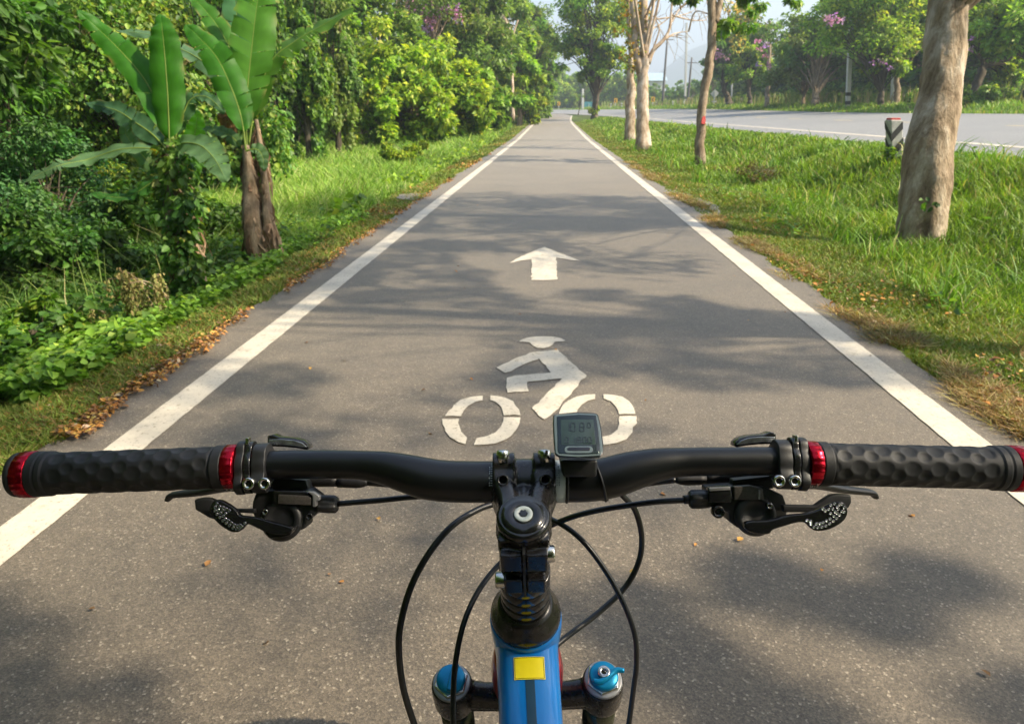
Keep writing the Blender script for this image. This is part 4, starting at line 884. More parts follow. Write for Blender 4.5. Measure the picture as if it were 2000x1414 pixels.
# fallen dead bush in the right-hand grass
b = at(1490, 13.5)
make_plant('dead_bush', 'dark clump of dead brush lying in the grass right of the slim tree', 'bush', None, b, [(0, 0, 0, .02), (.05, 0, .15, .015), (.1, 0, .25, .006)], [(0, 0, .12, .55, .5, .22, 22)], 'bark_brown', n_per=60, clump=.4, size=.05,
    pal=[(.16, .13, .05, 3), (.10, .08, .04, 3), (.12, .16, .04, 2)], seed=350, parts=BUSHY, full=True)

# --- posts, poles and signs -----------------------------------------------------
def banded_post(name, label, cat, b, w, h, bands, group=None, top=None, tilt=(0, 0), diag=False):
    root = empty(name, b, label, cat, group); tx, ty = tilt; n = 1; X = RT; Y = FW
    mb = MB(); ax = [X, Y, nz(np.array([tx, ty, 1.0]))]; c = b+ax[2]*(h/2-.1)
    mb.box(c, ax, (w/2, w/2, h/2+.1)); o = mb.build('post', M['concrete'] if diag else M['whitepaint'], root, smooth=False, bev=w*.08)
    sk = .55*w if diag else 0
    for z0, z1_ in bands:
        mb = MB(); e = .003 if w < .2 else .006
        for s, (A, B) in (((-1), (X, Y)), (1, (X, Y)), (-1, (Y, X)), (1, (Y, X))):
            hw = w/2; ctr = b+B*s*(hw+e); V = []
            for (u, z) in ((-1, z0+sk*s), (1, z0-sk*s), (1, z1_-sk*s), (-1, z1_+sk*s)): V.append(ctr+A*u*(hw+e)+ax[2]*z)
            mb.add((V, [(0, 1, 2, 3)]))
        mb.build('black_band', M['blackpaint'], o, smooth=False)
    if top:
        mb = MB(); mb.box(b+ax[2]*(h+.012-.0), ax, (w*.40, w*.42, .018)); mb.build('red_top', M['redpaint'], o, smooth=False, bev=.006)
    return root
b = np.array(at(1742, 11.3))
banded_post('marker_post', 'leaning black and white striped concrete marker post with a red top, at the grass edge', 'marker post', b, .19, .62, [(.12, .25), (.38, .50)], top=True, tilt=(-.22, 0), diag=True)
b2 = b+np.array([-.12, -.12, 0]); rng = np.random.default_rng(5)
make_plant('creeper', 'small creeper growing up the foot of the striped marker post', 'plant', None, b2, [(0, 0, 0, .01), (.03, 0, .12, .008), (.08, 0, .25, .005)], [(0, 0, .08, .12, .10, .10, 7)], 'bark_dark', n_per=22, clump=.5, size=.06, pal='mid', seed=7, parts=('stems', 'leaves'), full=True)
for i, (px, zc, w, h, bands, lab) in enumerate([
    (1650, 51, .28, 7.0, [(.25, .5), (.85, 1.1)], 'tall concrete pole with two black bands, across the road left of the thick dark trunk'),
    (1336, 108, .30, 12, [(.3, .8), (1.2, 1.6)], 'tall slim concrete pole with dark bands near its foot, behind the road bend'),
    (1737, 50, .3, 5.2, [], 'grey concrete pole between the thick dark trunk and the brown one'),
    (1137.5, 133, .42, 3.7, [], 'stout white post at the far side of the bend, left of the ivy-clad tree'),
    (1073.5, 150, .4, 2.2, [], 'small white post at the left end of the bend'),
    (1426, 96, .2, 6, [], 'thin grey pole behind the leaning dark tree')]):
    p = at(px, zc); k = -(px-1000)/4138*.8; banded_post('concrete_pole', lab, 'pole', p, w, h, bands, 'poles along the main road', tilt=(RT[0]*k, RT[1]*k))
def upole(px, zc, h, lab, arms):
    p = at(px, zc); root = empty('utility_pole', p, lab, 'utility pole', 'utility poles'); mb = MB(); mb.tube([p+[0, 0, -.2], p+[0, 0, h*.5], p+[.05, 0, h]], [.24, .19, .14], 10, n=6); mb.build('pole', M['woodpole'], root)
    mb = MB()
    for z in arms: mb.box(p+[.05, 0, z], [RT, FW, UP], (1.0, .06, .07))
    if arms: mb.build('crossarm', M['woodpole'], root, smooth=False)
    return p+np.array([.05, 0, h])
u1 = upole(1292, 118, 11, 'tall dark utility pole standing left of the banded concrete pole', [10.6])
u2 = upole(1341, 128, 8.6, 'shorter dark utility pole just right of the banded concrete pole', [7.7])
up0 = upole(1278, 175, 6, 'slender pale pole behind the right chevron sign', [])
for dz, dx, lab in ((-.4, -.9, 'overhead cable on the left end of the crossarms'), (-.4, .9, 'overhead cable on the right end of the crossarms')):
    mb = MB(); a = u1+np.array([dx, 0, dz+.07]); e = u2+np.array([dx, 0, -.83]); far = e+(e-a)*3+[0, 0, 1]
    mb.tube([a, lerp(a, e, .5)+[0, 0, -.3], e, lerp(e, far, .5)+[0, 0, -.6], far], .02, 4, n=24); o = mb.build('overhead_cable', M['woodpole'], None, loc=a); tag(o, lab, 'cable', 'overhead cables')
def chevron(px, py, zc, lab, s=.62, left=False, faded=False, dbl=True):
    p = at(px, zc); c = rel(px, py, zc, p); root = empty('chevron_sign', p, lab, 'road sign', 'chevron signs round the bend'); c = p+[0, 0, c[2]]
    mb = MB(); mb.box((p+c)/2+FW*.05, [RT, FW, UP], (.07, .04, (c[2]-p[2])/2+.1)); mb.build('post', M['whitepaint'], root, smooth=False)
    mb = MB(); mb.box(c, [RT, FW, UP], (s*.48, .015, s*.62)); pn = mb.build('sign_panel', M['signyellow'], root, smooth=False, bev=.01)
    mb = MB(); d = -1
    q = [(-.28*d, .5), (.02*d, .5), (.30*d, 0), (.02*d, -.5), (-.28*d, -.5), (0*d, 0)]
    V = [c-FW*.022+RT*(x*s)+UP*(z*s) for x, z in q]; mb.add((V, [(0, 1, 2, 5), (5, 2, 3, 4)])); mb.build('chevron', M['signblack'], pn, smooth=False)
chevron(1091, 203, 150, 'yellow chevron sign left of the stout white post', .62)
chevron(1201, 197, 125, 'yellow chevron sign seen between the ivy-clad tree and the pair of pale trunks', .6)
chevron(1273, 195, 112, 'yellow chevron sign just right of the pair of pale trunks', .6)
def panel_sign(name, px, py, zc, w, h, lab, mat, diamond=False, sub=False):
    p = at(px, zc); c = p+[0, 0, rel(px, py, zc, p)[2]]; root = empty(name, p, lab, 'road sign'); mb = MB()
    mb.box((p+c+[0, 0, .2])/2-FW*.04, [RT, FW, UP], (.05, .03, (c[2]-p[2])/2+.2)); mb.build('post', M['metalpost'], root, smooth=False)
    ax = [RT, FW, UP] if not diamond else [nz(RT+UP), FW, nz(UP-RT)]
    mb = MB(); mb.box(c, ax, (w/2, .012, h/2)); mb.build('sign_panel', mat, root, smooth=False, bev=.01)
    if sub: mb = MB(); mb.box(c-[0, 0, w*1.25], [RT, FW, UP], (w*.42, .012, w*.12)); mb.build('lower_plate', mat, root, smooth=False)
panel_sign('warning_sign', 1391, 184, 88, .75, .75, 'grey back of a diamond road sign with a small plate below it', M['signgrey'], True, True)
panel_sign('direction_sign', 1149, 205, 145, 1.9, 1.1, 'teal rectangular sign beside the stout white post at the bend', M['signteal'])
panel_sign('faded_sign', 1345, 196, 116, .95, .75, 'faded yellow rectangular sign right of the banded concrete pole', simple('faded_sign_sheet', (.55, .42, .12), .7, var=.2, scale=3))
for i, (px, zc, lab) in enumerate([(1192, 126, 'small white guide post left of the middle chevron sign'), (1213, 122, 'small white guide post right of the middle chevron sign'), (1278, 110, 'small white guide post beside the right chevron sign'), (1312, 104, 'small white guide post right of the dark utility pole'), (1333, 100, 'small white guide post at the foot of the banded concrete pole')]):
    p = at(px, zc); banded_post('guide_post', lab, 'guide post', p, .22, .85, [(.45, .6)] if i < 3 else [], 'white guide posts along the bend')
# far building with a blue roof
p = at(1268, 230); root = empty('warehouse', p, 'distant low building with a pale blue roof behind the trees', 'building')
M['wall'] = simple('cream_wall', (.55, .53, .48), .8, scale=1); M['roof'] = simple('blue_metal_roof', (.30, .40, .46), .6, scale=2, var=.2)
mb = MB(); mb.box(p+[0, 0, 4], [RT, FW, UP], (3.6, 5, 4.2)); mb.build('wall', M['wall'], root, smooth=False)
r0 = p+[0, 0, 8.2]; c = [r0+RT*a*4.2+FW*b_*6 for a in (-1, 1) for b_ in (-1, 1)]; rd = [r0+RT*a*4.2+[0, 0, 2.6] for a in (-1, 1)]
mb = MB(); mb.add(([c[0], c[1], c[2], c[3], rd[0], rd[1]], [(0, 2, 5, 4), (3, 1, 4, 5), (1, 0, 4), (2, 3, 5), (0, 1, 3, 2)])); mb.build('roof', M['roof'], root, smooth=False)
# ------------------------------------------------------------------ the bicycle
M['bar'] = simple('matt_black_anodised', (.004, .0046, .0054), .36, metal=0.0, spec=.42, var=.1, scale=90)
M['plastic'] = simple('black_plastic', (.014, .014, .015), .45, spec=.5, var=.15, scale=200, bmp=.15, bscale=1500)
M['gloss'] = simple('gloss_black', (.010, .010, .011), .16, spec=.6, var=.1)
M['stem'] = simple('forged_black_alloy', (.016, .0145, .014), .27, metal=.25, spec=.6, var=.2, scale=120)
M['rubber'] = simple('grip_rubber', (.015, .015, .016), .58, spec=.42, var=.15, scale=150, bmp=.1, bscale=2500)
M['redalu'] = simple('red_anodised_ring', (.40, .008, .022), .25, metal=.9, var=.08)
M['steel'] = simple('polished_steel', (.62, .61, .58), .22, metal=1.0, var=.05)
M['chrome'] = simple('dark_chrome', (.32, .32, .32), .14, metal=1.0, var=.05)
M['greypanel'] = simple('grey_cover', (.085, .075, .068), .42, metal=.4, var=.25, scale=700)
M['silverpanel'] = simple('silver_trim', (.30, .30, .31), .35, metal=.5)
M['blue'] = simple('blue_frame_paint', (.0, .165, .52), .35, spec=.3, coat=.55, var=.03, scale=8)
M['redframe'] = simple('red_frame_paint', (.34, .008, .012), .35, spec=.5, coat=.8)
M['stripe'] = simple('dark_blue_stripe', (.012, .05, .09), .3, coat=1.0)
M['sticker'] = simple('yellow_sticker', (.86, .70, .0), .38, spec=.5, var=.05, scale=90)
M['knob'] = simple('blue_anodised_knob', (.0, .22, .42), .32, metal=.45, var=.08)
M['cable'] = simple('cable_housing', (.010, .010, .011), .35, spec=.55)
M['sleeve'] = simple('pale_shim', (.36, .40, .39), .5)
M['ink'] = simple('white_scale_print', (.62, .66, .66), .6)
M['darkink'] = simple('dark_scale_print', (.06, .07, .07), .6)
M['lcd'] = simple('lcd_panel', (.032, .056, .048), .12, var=.1, scale=200)
M['lcdseg'] = simple('lcd_segments', (.008, .016, .014), .3, coat=.5)
M['bezel'] = simple('glossy_bezel', (.008, .016, .018), .07, spec=.6)
M['winglass'] = simple('indicator_glass', (.22, .24, .26), .18, metal=.8, var=.4, scale=150)
M['rimedge'] = simple('clear_bezel_rim', (.13, .17, .17), .2, spec=.6)
M['tyre'] = simple('tyre_rubber', (.018, .018, .017), .85)
M['stanchion'] = simple('dark_stanchion', (.09, .09, .06), .25, metal=.7)
BK = empty('bicycle', (float(W(1030, 1330, .62)[0]), float(W(1030, 1330, .62)[1])+.2, 0), 'blue mountain bike ridden along the path, seen from the rider over its wide black handlebar', 'bicycle')
Fd, Ud, Rd = FW, UP, RT
SA = nz(-.358*Fd+.934*Ud-.026*Rd); CAP = W(1022, 1003, .460)
SR = nz(np.cross(np.cross(SA, Rd), SA)); SB = nz(np.cross(SA, SR))      # right, and forward-ish
if np.dot(SB, Fd) < 0: SB = -SB
def S(s, r=0, b=0): return CAP-SA*s+SR*r+SB*b                          # point on the steering axis
def lathe(org, ax, prof, N=48, ref=None, mod=None):
    ax = nz(np.asarray(ax, float)); ref = Rd if ref is None else ref
    A = nz(ref-ax*np.dot(ref, ax)); B = np.cross(ax, A); V = []; th = np.linspace(0, 2*np.pi, N, endpoint=False)
    for r, h in prof:
        rr_ = r*(mod(th) if mod else 1.0); V.append(org+ax*h+np.outer(np.cos(th)*rr_, A)+np.outer(np.sin(th)*rr_, B))
    V = np.vstack(V); F = [(i*N+j, i*N+(j+1) % N, (i+1)*N+(j+1) % N, (i+1)*N+j) for i in range(len(prof)-1) for j in range(N)]
    F.append(tuple(range(N))[::-1]); F.append(tuple((len(prof)-1)*N+j for j in range(N)))
    return V, F
def slab(pts, zc, th, mat, name, parent, bev=.0008, seg=3, sub=0, tf=None, smooth=True, ax=None):
    """outline seen from the saddle, given its own distance and real thickness"""
    P = [W(p[0], p[1], (p[2] if len(p) > 2 else zc)) for p in ([tf(*q) for q in pts] if tf else pts)]
    ar = sum((a[0]*b[1]-b[0]*a[1]) for a, b in zip(([tf(*q) for q in pts] if tf else pts), ([tf(*q) for q in pts] if tf else pts)[1:]+([tf(*q) for q in pts] if tf else pts)[:1]))
    if ar > 0: P = P[::-1]
    n = len(P); dv = (ax if ax is not None else VF)*th
    mb = MB(); mb.add(([*P, *[p+dv for p in P]], [tuple(range(n)), tuple(range(n, 2*n))[::-1], *[((i+1) % n, i, n+i, n+(i+1) % n) for i in range(n)]]))
    return mb.build(name, mat, parent, smooth=smooth, bev=bev, seg=seg, sub=sub)
def smooth_poly(pts, n=40):
    P = np.array(pts+[pts[0]], float); Q = np.vstack([P[-2], P, P[1]]); out = []
    m = len(P)-1
    for t in np.linspace(0, m, n, endpoint=False):
        i = int(t); u = t-i; a, b, c, d = Q[i], Q[i+1], Q[i+2], Q[i+3]
        out.append(tuple(.5*(2*b+(c-a)*u+(2*a-5*b+4*c-d)*u*u+(3*b-a-3*c+d)*u**3)))
    return out
def fuse(o, vox=.0011, it=6):
    r = o.modifiers.new('remesh', 'REMESH'); r.mode = 'VOXEL'; r.voxel_size = vox; r.use_smooth_shade = True
    s = o.modifiers.new('smooth', 'SMOOTH'); s.iterations = it; s.factor = .5; return o

# handlebar -------------------------------------------------------------------
barp = [(28, 927, .537), (250, 920, .537), (450, 912, .537), (520, 908.5, .537), (600, 907, .537), (680, 907.5, .536), (740, 912, .534), (790, 923.5, .532), (835, 935, .530), (880, 940, .529), (960, 941, .529),
        (1090, 940, .529), (1150, 939, .529), (1195, 931, .530), (1240, 918, .532), (1290, 906.5, .534), (1345, 902, .536), (1430, 901, .537), (1520, 901, .537), (1600, 906, .537), (1800, 911, .537), (2018, 915.5, .537)]
BP = np.array([W(*p) for p in barp]); bx = np.array([p[0] for p in barp], float)
def barpt(px): return np.array([np.interp(px, bx, BP[:, k]) for k in range(3)])
def bardir(px): return nz(barpt(px+12)-barpt(px-12))
nb = 160; bp_ = catmull(BP, nb); brx = catmull(np.array([[x, 0, 0] for x in bx]), nb)[:, 0]
br = .0112+(.0160-.0112)*sstep((brx-690)/150)*sstep((1345-brx)/150)
mb = MB(); mb.add(sweep(bp_, br, 40)); hb = mb.build('handlebar', M['bar'], BK)
mb = MB(); a = barpt(1060); b = barpt(1102); mb.add(lathe(a, b-a, [(.0160, 0), (.01635, .0001), (.01635, np.linalg.norm(b-a)-.0002), (.0160, np.linalg.norm(b-a))], 40)); mb.build('pale_shim', M['sleeve'], hb)
# scale marks and tiny numbers beside the stem
def on_bar(px, ang, r):      # ang 0 = towards the viewer, + = up
    d = bardir(px); t = -VF; t = nz(t-d*np.dot(t, d)); u = nz(np.cross(d, t));
    if np.dot(u, VU) < 0: u = -u
    return barpt(px)+(t*math.cos(ang)+u*math.sin(ang))*r, d, t*math.cos(ang)+u*math.sin(ang), -t*math.sin(ang)+u*math.cos(ang)
SEG = {'0': 'abcdef', '1': 'bc', '2': 'abged', '3': 'abgcd', '4': 'fgbc', '5': 'afgcd', '6': 'afgedc', '7': 'abc', '8': 'abcdefg', '9': 'abcdfg', '-': 'g'}
def seg_digit(mb, ch, c, xa, ya, w, h, t, nrm):
    L = {'a': ((-1, 1), (1, 1)), 'b': ((1, 1), (1, 0)), 'c': ((1, 0), (1, -1)), 'd': ((-1, -1), (1, -1)), 'e': ((-1, -1), (-1, 0)), 'f': ((-1, 0), (-1, 1)), 'g': ((-1, 0), (1, 0))}
    for s in SEG[ch]:
        (x0, y0), (x1, y1) = L[s]; p = c+xa*(x0*w/2)+ya*(y0*h/2); q = c+xa*(x1*w/2)+ya*(y1*h/2); d = nz(q-p)
        mb.box((p+q)/2, [d, nz(np.cross(nrm, d)), nrm], (np.linalg.norm(q-p)/2-t*.3, t/2, .00012))
for px0, pxn, mt, nm in ((961.0, 957.2, 'ink', 'scale_marks'), (1085.5, 1089.5, 'darkink', 'scale_marks')):
    mb = MB(); R_b = .01605 if mt == 'ink' else .0164
    for i in range(12):
        ang = R(72-i*6.5); p, d, nr, u = on_bar(px0, ang, R_b); mb.box(p, [d, u, nr], (.0006, .00018, .0001))
        if i > 2: p, d, nr, u = on_bar(pxn, ang, R_b); seg_digit(mb, str(abs(8-i)), p, d, u, .0007, .0009, .00028, nr)
    mb.build(nm, M[mt], hb, smooth=False)

# grips -------------------------------------------------------------------------
def grip(pa, pb, side):      # pa outer end px, pb inner end px
    a = barpt(pa); b = barpt(pb); ax = nz(b-a); L = np.linalg.norm(b-a); n = 200; m = 112; r0 = .0166
    A = nz(-VF-ax*np.dot(-VF, ax)); B = np.cross(ax, A); V = []
    th = np.linspace(0, 2*np.pi, m, endpoint=False); U = np.linspace(0, L, n)
    for u in U:
        r = np.full(m, r0)
        body = sstep((u-.016)/.003)*sstep((L-.008-u)/.002)
        for k in range(-1, int(L/.0102)+2):
            cu = .022+k*.0102
            if abs(u-cu) > .0075: continue
            off = (k % 2)*np.pi/5.5
            for q in range(7):
                big = 1.0 if (k % 2 == 0) else .82
                dth = (th-(off+q*2*np.pi/7)+np.pi) % (2*np.pi)-np.pi
                dd = ((u-cu)/(.0066*big))**2+((dth*r0)/(.0056*big))**2
                r = r-.0012*np.clip(1-dd**1.3, 0, 1)*body
        if u < .016: r = r+.0012*(1 if u < .006 else (.4 if u < .0075 else (.9 if u < .0125 else 0)))
        if u > L-.008: r = r+.0008
        if u > L-.009 and u < L-.008: r = r-.0008
        V.append(a+ax*u+np.outer(np.cos(th)*r, A)+np.outer(np.sin(th)*r, B))
    V = np.vstack(V); F = [(i*m+j, i*m+(j+1) % m, (i+1)*m+(j+1) % m, (i+1)*m+j) for i in range(n-1) for j in range(m)]
    F.append(tuple(range(m))[::-1]); F.append(tuple((n-1)*m+j for j in range(m)))
    g = mesh_obj('grip', V, F, M['rubber'], BK)
    kn = lambda t: 1+.010*np.sign(np.sin(20*t))*np.clip(np.abs(np.sin(20*t))*2, 0, 1)
    for (o_, d_, nm, mt, L1, rr_) in ((b, ax, 'lock_ring', 'redalu', np.linalg.norm(barpt(pb+side*24)-b)*1.0, .0176), (a, -ax, 'lock_ring', 'redalu', .0108, .0181)):
        mb = MB(); mb.add(lathe(o_+d_*.0003, d_, [(.012, 0), (rr_-.0006, 0), (rr_, .0007), (rr_, L1-.0007), (rr_-.0006, L1), (.012, L1)], 96, mod=kn)); o = mb.build(nm, M[mt], g, bev=0)
        for p in o.data.polygons: pass
    mb = MB(); o_ = a-ax*.0114; mb.add(lathe(o_, -ax, [(.012, 0), (.0172, 0), (.0176, .0015), (.0172, .0042), (.0150, .0058), (.006, .0062)], 48)); mb.build('end_cap', M['rubber'], g)
    # clamp screw of the inner ring
    mb = MB(); c = barpt(pb+side*12); q = c+(-VF*.45-VU*.9)*.0172; mb.add(lathe(q, nz(-VF*.8-VU*.6), [(.0028, -.002), (.0028, .0006), (.0020, .0010), (.0014, .0004)], 20)); mb.build('ring_screw', M['chrome'], g)
grip(74, 444, 1); grip(1966, 1594, -1)

# clamps, brake levers ---------------------------------------------------------
def clamp_ring(px0, px1, lobes, mat, name, parent, r=.0150, inner=.0112, bev=.0008):
    """ring round the bar between two columns; lobes: (angle from image-up clockwise as seen from the rider's right, width, height)"""
    a = barpt(px0); b = barpt(px1); ax = nz(b-a); L = np.linalg.norm(b-a); t = nz(-VF-ax*np.dot(-VF, ax)); u = nz(VU-ax*np.dot(VU, ax)); N = 72; V = []
    th = np.linspace(0, 2*np.pi, N, endpoint=False); rr_ = np.full(N, r)
    for (an, wd, h) in lobes:
        d = (th-an+np.pi) % (2*np.pi)-np.pi; rr_ = rr_+h*np.exp(-(d/wd)**4)
    ring = np.outer(np.cos(th)*rr_, u)+np.outer(np.sin(th)*rr_, t)
    for h in (0, L): V.append(a+ax*h+ring)
    V = np.vstack(V); F = [(j, (j+1) % N, N+(j+1) % N, N+j) for j in range(N)]+[tuple(range(N))[::-1], tuple(range(N, 2*N))]
    mb = MB(); mb.add((V, F)); return mb.build(name, mat, parent, bev=bev, seg=3)
def bolt(px, py, zc, r, L, parent, ax=None, mat='steel', name='bolt', hexr=.45):
    c = W(px, py, zc); ax = -VF if ax is None else ax; mb = MB()
    mb.add(lathe(c-ax*L, ax, [(r*.95, 0), (r, L*.1), (r, L*.88), (r*.90, L), (r*.62, L), (r*.55, L-r*.25)], 32)); o = mb.build(name, M[mat], parent)
    mb = MB(); mb.add(lathe(c-ax*r*.5, ax, [(r*hexr, 0), (r*hexr, r*.30)], 6)); mb.build('hex_socket', M['gloss'], o, smooth=False); return o
def cockpit(side):
    sg = 1 if side == 'L' else -1
    mx = (lambda x: x) if side == 'L' else (lambda x: 2038-x)     # mirrored columns
    dy = 0 if side == 'L' else -5
    bl = empty('brake_lever', (0, 0, 0)); bl.parent = BK; bl.location = Vector(barpt(mx(485)))-BK.location
    clamp_ring(mx(471), mx(487), [(0.1, .5, .0052), (2.45, .45, .0085)], M['plastic'], 'clamp', bl)
    clamp_ring(mx(488), mx(501), [(0.1, .45, .0046), (2.45, .45, .0080)], M['gloss'], 'clamp', bl)
    for (x, z_) in ((484, .527),):
        bolt(mx(x), 945+dy, z_-.012, .0046, .006, bl)
    mb = MB(); c = W(mx(485), 861+dy, .532); mb.box(c, [Rd, VU, VF], (.0012, .0026, .003)); mb.build('hinge_pin', M['steel'], bl, smooth=False, bev=.0004)
    # blade
    P = [W(mx(478), 950+dy, .560), W(mx(440), 952+dy, .575), W(mx(395), 960+dy, .588), W(mx(350), 965+dy, .596), W(mx(335), 968+dy, .598), W(mx(327), 977+dy, .600)]
    n = 30; C_ = catmull(P, n); V = []; F = []; m = 14
    for i in range(n):
        T = nz(C_[min(i+1, n-1)]-C_[max(i-1, 0)]); u = nz(VU-T*np.dot(VU, T)); t = np.cross(T, u)
        hw = np.interp(i/(n-1), [0, .5, .85, 1], [.0075, .0062, .0046, .0030]); d = .0028
        th = np.linspace(0, 2*np.pi, m, endpoint=False); V.append(C_[i]+np.outer(np.cos(th)*hw*(.55), u)+np.outer(np.sin(th)*hw, t))
    V = np.vstack(V); F = [(i*m+j, i*m+(j+1) % m, (i+1)*m+(j+1) % m, (i+1)*m+j) for i in range(n-1) for j in range(m)]+[tuple(range(m))[::-1], tuple((n-1)*m+j for j in range(m))]
    mesh_obj('lever_blade', V, F, M['plastic'], bl)
    # lever body running inboard under the bar, hose nipple
    mb = MB(); mb.tube([W(mx(480), 935+dy, .562), W(mx(540), 934+dy, .566), W(mx(600), 936+dy, .568), W(mx(660), 940+dy, .568)], [.011, .0095, .0065, .0045], 16, n=16); mb.build('lever_body', M['plastic'], bl)
    mb = MB(); mb.tube([W(mx(660), 941+dy, .567), W(mx(700), 942+dy, .567), W(mx(718), 941.5+dy, .567)], [.0046, .0048, .0030], 14, n=8); mb.build('hose_collar', M['rubber'], bl)
    # gear shifter
    sh = empty('gear_shifter', (0, 0, 0)); sh.parent = BK; sh.location = Vector(barpt(mx(520)))-BK.location
    clamp_ring(mx(503), mx(529), [(2.45, .50, .0080), (.25, .6, .0030)], M['plastic'], 'clamp', sh, r=.0146)
    bolt(mx(515), 945+dy, .515, .0046, .006, sh)
    A = [(522, 851), (533, 849), (545, 854), (575, 856.5), (592, 861), (602, 869), (603.5, 877), (598, 878.5), (580, 875.5), (555, 873), (522, 872)]
    Bx = [(524, 858.5), (548, 857.5), (574, 859.5), (590, 864.5), (599, 873), (592, 874.5), (574, 871.5), (548, 869.3), (524, 869)]
    slab([(mx(x), y+dy) for x, y in A], .548, .012, M['gloss'], 'gear_indicator', sh, bev=.0010); slab([(mx(x), y+dy) for x, y in Bx], .5465, .003, M['winglass'], 'indicator_window', sh, bev=.0005)
    if side == 'L':
        tf = lambda x, y: (360+x/5, 820+y/5)
        body = [(700, 700), (860, 690), (1200, 690), (1310, 770), (1318, 870), (1300, 900), (1250, 960), (1190, 970), (1188, 1055), (1060, 1110), (930, 1105), (800, 1060), (690, 960), (660, 900), (665, 800)]
        slab(body, .540, .020, M['plastic'], 'shifter_body', sh, bev=.0014, tf=tf)
        slab([(855, 560), (1185, 590), (1222, 700), (1180, 712), (860, 705)], .546, .012, M['plastic'], 'bracket', sh, bev=.001, tf=tf)
        slab([(866, 692), (1190, 700), (1245, 735), (1250, 838), (1010, 838), (866, 824)], .5355, .006, M['gloss'], 'cover_panel', sh, bev=.0007, tf=tf)
        slab([(915, 728), (1195, 742), (1236, 762), (1236, 832), (1010, 826), (912, 818)], .5346, .004, M['greypanel'], 'cover_inlay', sh, bev=.0005, tf=tf)
        slab([(1198, 700), (1262, 706), (1318, 745), (1318, 790), (1285, 792), (1285, 850), (1252, 850), (1250, 742)], .5338, .006, M['silverpanel'], 'silver_trim', sh, bev=.0007, tf=tf)
        dc = W(*tf(945, 985), .5370); mb = MB(); mb.add(lathe(dc+VF*.004, nz(-VF+VU*.15), [(.0160, 0), (.0168, .002), (.0155, .0045), (.011, .006), (.0105, .0045), (.004, .0045)], 48)); mb.build('spool_housing', M['plastic'], sh)
        bolt(*tf(785, 900), .531, .0024, .004, sh, mat='chrome'); bolt(*tf(1215, 945), .535, .0028, .004, sh, mat='gloss')
        pad = [(250, 850), (285, 795), (345, 788), (415, 822), (480, 868), (512, 900), (545, 940), (630, 950), (720, 962), (860, 1003), (980, 1035), (1048, 1060), (1040, 1095), (985, 1118), (870, 1118), (760, 1080), (655, 1030), (612, 1022), (570, 1068), (520, 1096), (450, 1090), (365, 1040), (290, 970), (245, 905)]
        slab(smooth_poly(pad, 70), .517, .0050, M['gloss'], 'thumb_lever', sh, bev=.0016, seg=4, tf=tf)
        slab(smooth_poly([(790, 1060), (880, 1090), (1000, 1080), (1055, 1070), (1030, 1125), (950, 1148), (850, 1157), (808, 1135)], 30), .521, .016, M['gloss'], 'lever_pivot', sh, bev=.0018, tf=tf)
        slab([(95, 778), (180, 765), (250, 770), (300, 792), (280, 850), (280, 930), (300, 978), (240, 957), (160, 910), (105, 878)], .528, .006, M['rubber'], 'release_lever', sh, bev=.0012, tf=tf)
        slab([(480, 872), (690, 872), (690, 915), (500, 905)], .530, .004, M['plastic'], 'release_arm', sh, bev=.0006, tf=tf)
        slab([(820, 1000), (860, 985), (1010, 1030), (1055, 1060), (1040, 1095), (900, 1060)], .5158, .002, M['bezel'], 'lever_shine', sh, bev=.0006, tf=tf) if False else None
        dim = [(318, 820), (300, 850), (300, 885), (318, 920), (346, 950), (376, 982), (408, 1008), (440, 1030), (475, 1052), (510, 1062), (343, 848), (330, 880), (352, 908), (378, 938), (400, 965), (428, 982), (458, 1005), (487, 1025), (378, 855), (375, 885), (403, 913), (408, 868), (438, 885), (540, 1060), (520, 1035), (560, 1040), (590, 1010), (545, 1028)]
        adj = ((1320, 820), (1500, 822), (1560, 822))
    else:
        tf = lambda x, y: (1280+x/4.762, 820+y/4.762)
        body = [(490, 640), (720, 620), (1010, 620), (1190, 700), (1225, 800), (1225, 885), (1170, 960), (1010, 1030), (870, 1030), (760, 1000), (690, 940), (685, 860), (600, 850), (495, 800)]
        slab(body, .540, .020, M['plastic'], 'shifter_body', sh, bev=.0014, tf=tf)
        slab([(730, 560), (1090, 520), (1100, 640), (720, 640)], .546, .012, M['plastic'], 'bracket', sh, bev=.001, tf=tf)
        slab([(492, 632), (700, 616), (712, 700), (705, 770), (500, 764)], .5355, .006, M['gloss'], 'cover_panel', sh, bev=.0007, tf=tf)
        slab([(500, 634), (698, 620), (700, 652), (505, 664)], .5346, .004, M['silverpanel'], 'silver_trim', sh, bev=.0004, tf=tf)
        slab([(735, 622), (890, 612), (1000, 640), (1010, 742), (735, 744)], .5350, .006, M['greypanel'], 'cover_inlay', sh, bev=.0007, tf=tf)
        slab([(960, 650), (975, 650), (975, 740), (960, 740)], .5343, .002, M['silverpanel'], 'silver_trim', sh, bev=.0002, tf=tf)
        dc = W(*tf(935, 890), .5370); mb = MB(); mb.add(lathe(dc+VF*.004, nz(-VF+VU*.15), [(.0160, 0), (.0168, .002), (.0155, .0045), (.011, .006), (.0105, .0045), (.004, .0045)], 48)); mb.build('spool_housing', M['plastic'], sh)
        bolt(*tf(1065, 800), .531, .0024, .004, sh, mat='chrome'); bolt(*tf(590, 858), .535, .0050, .006, sh, mat='gloss')
        pad = [(830, 985), (870, 945), (1050, 938), (1240, 890), (1400, 872), (1500, 842), (1590, 802), (1680, 768), (1745, 765), (1790, 830), (1782, 900), (1730, 962), (1620, 1020), (1510, 1036), (1450, 1010), (1400, 962), (1330, 955), (1200, 990), (1095, 1025), (1060, 1062), (960, 1062), (860, 1035)]
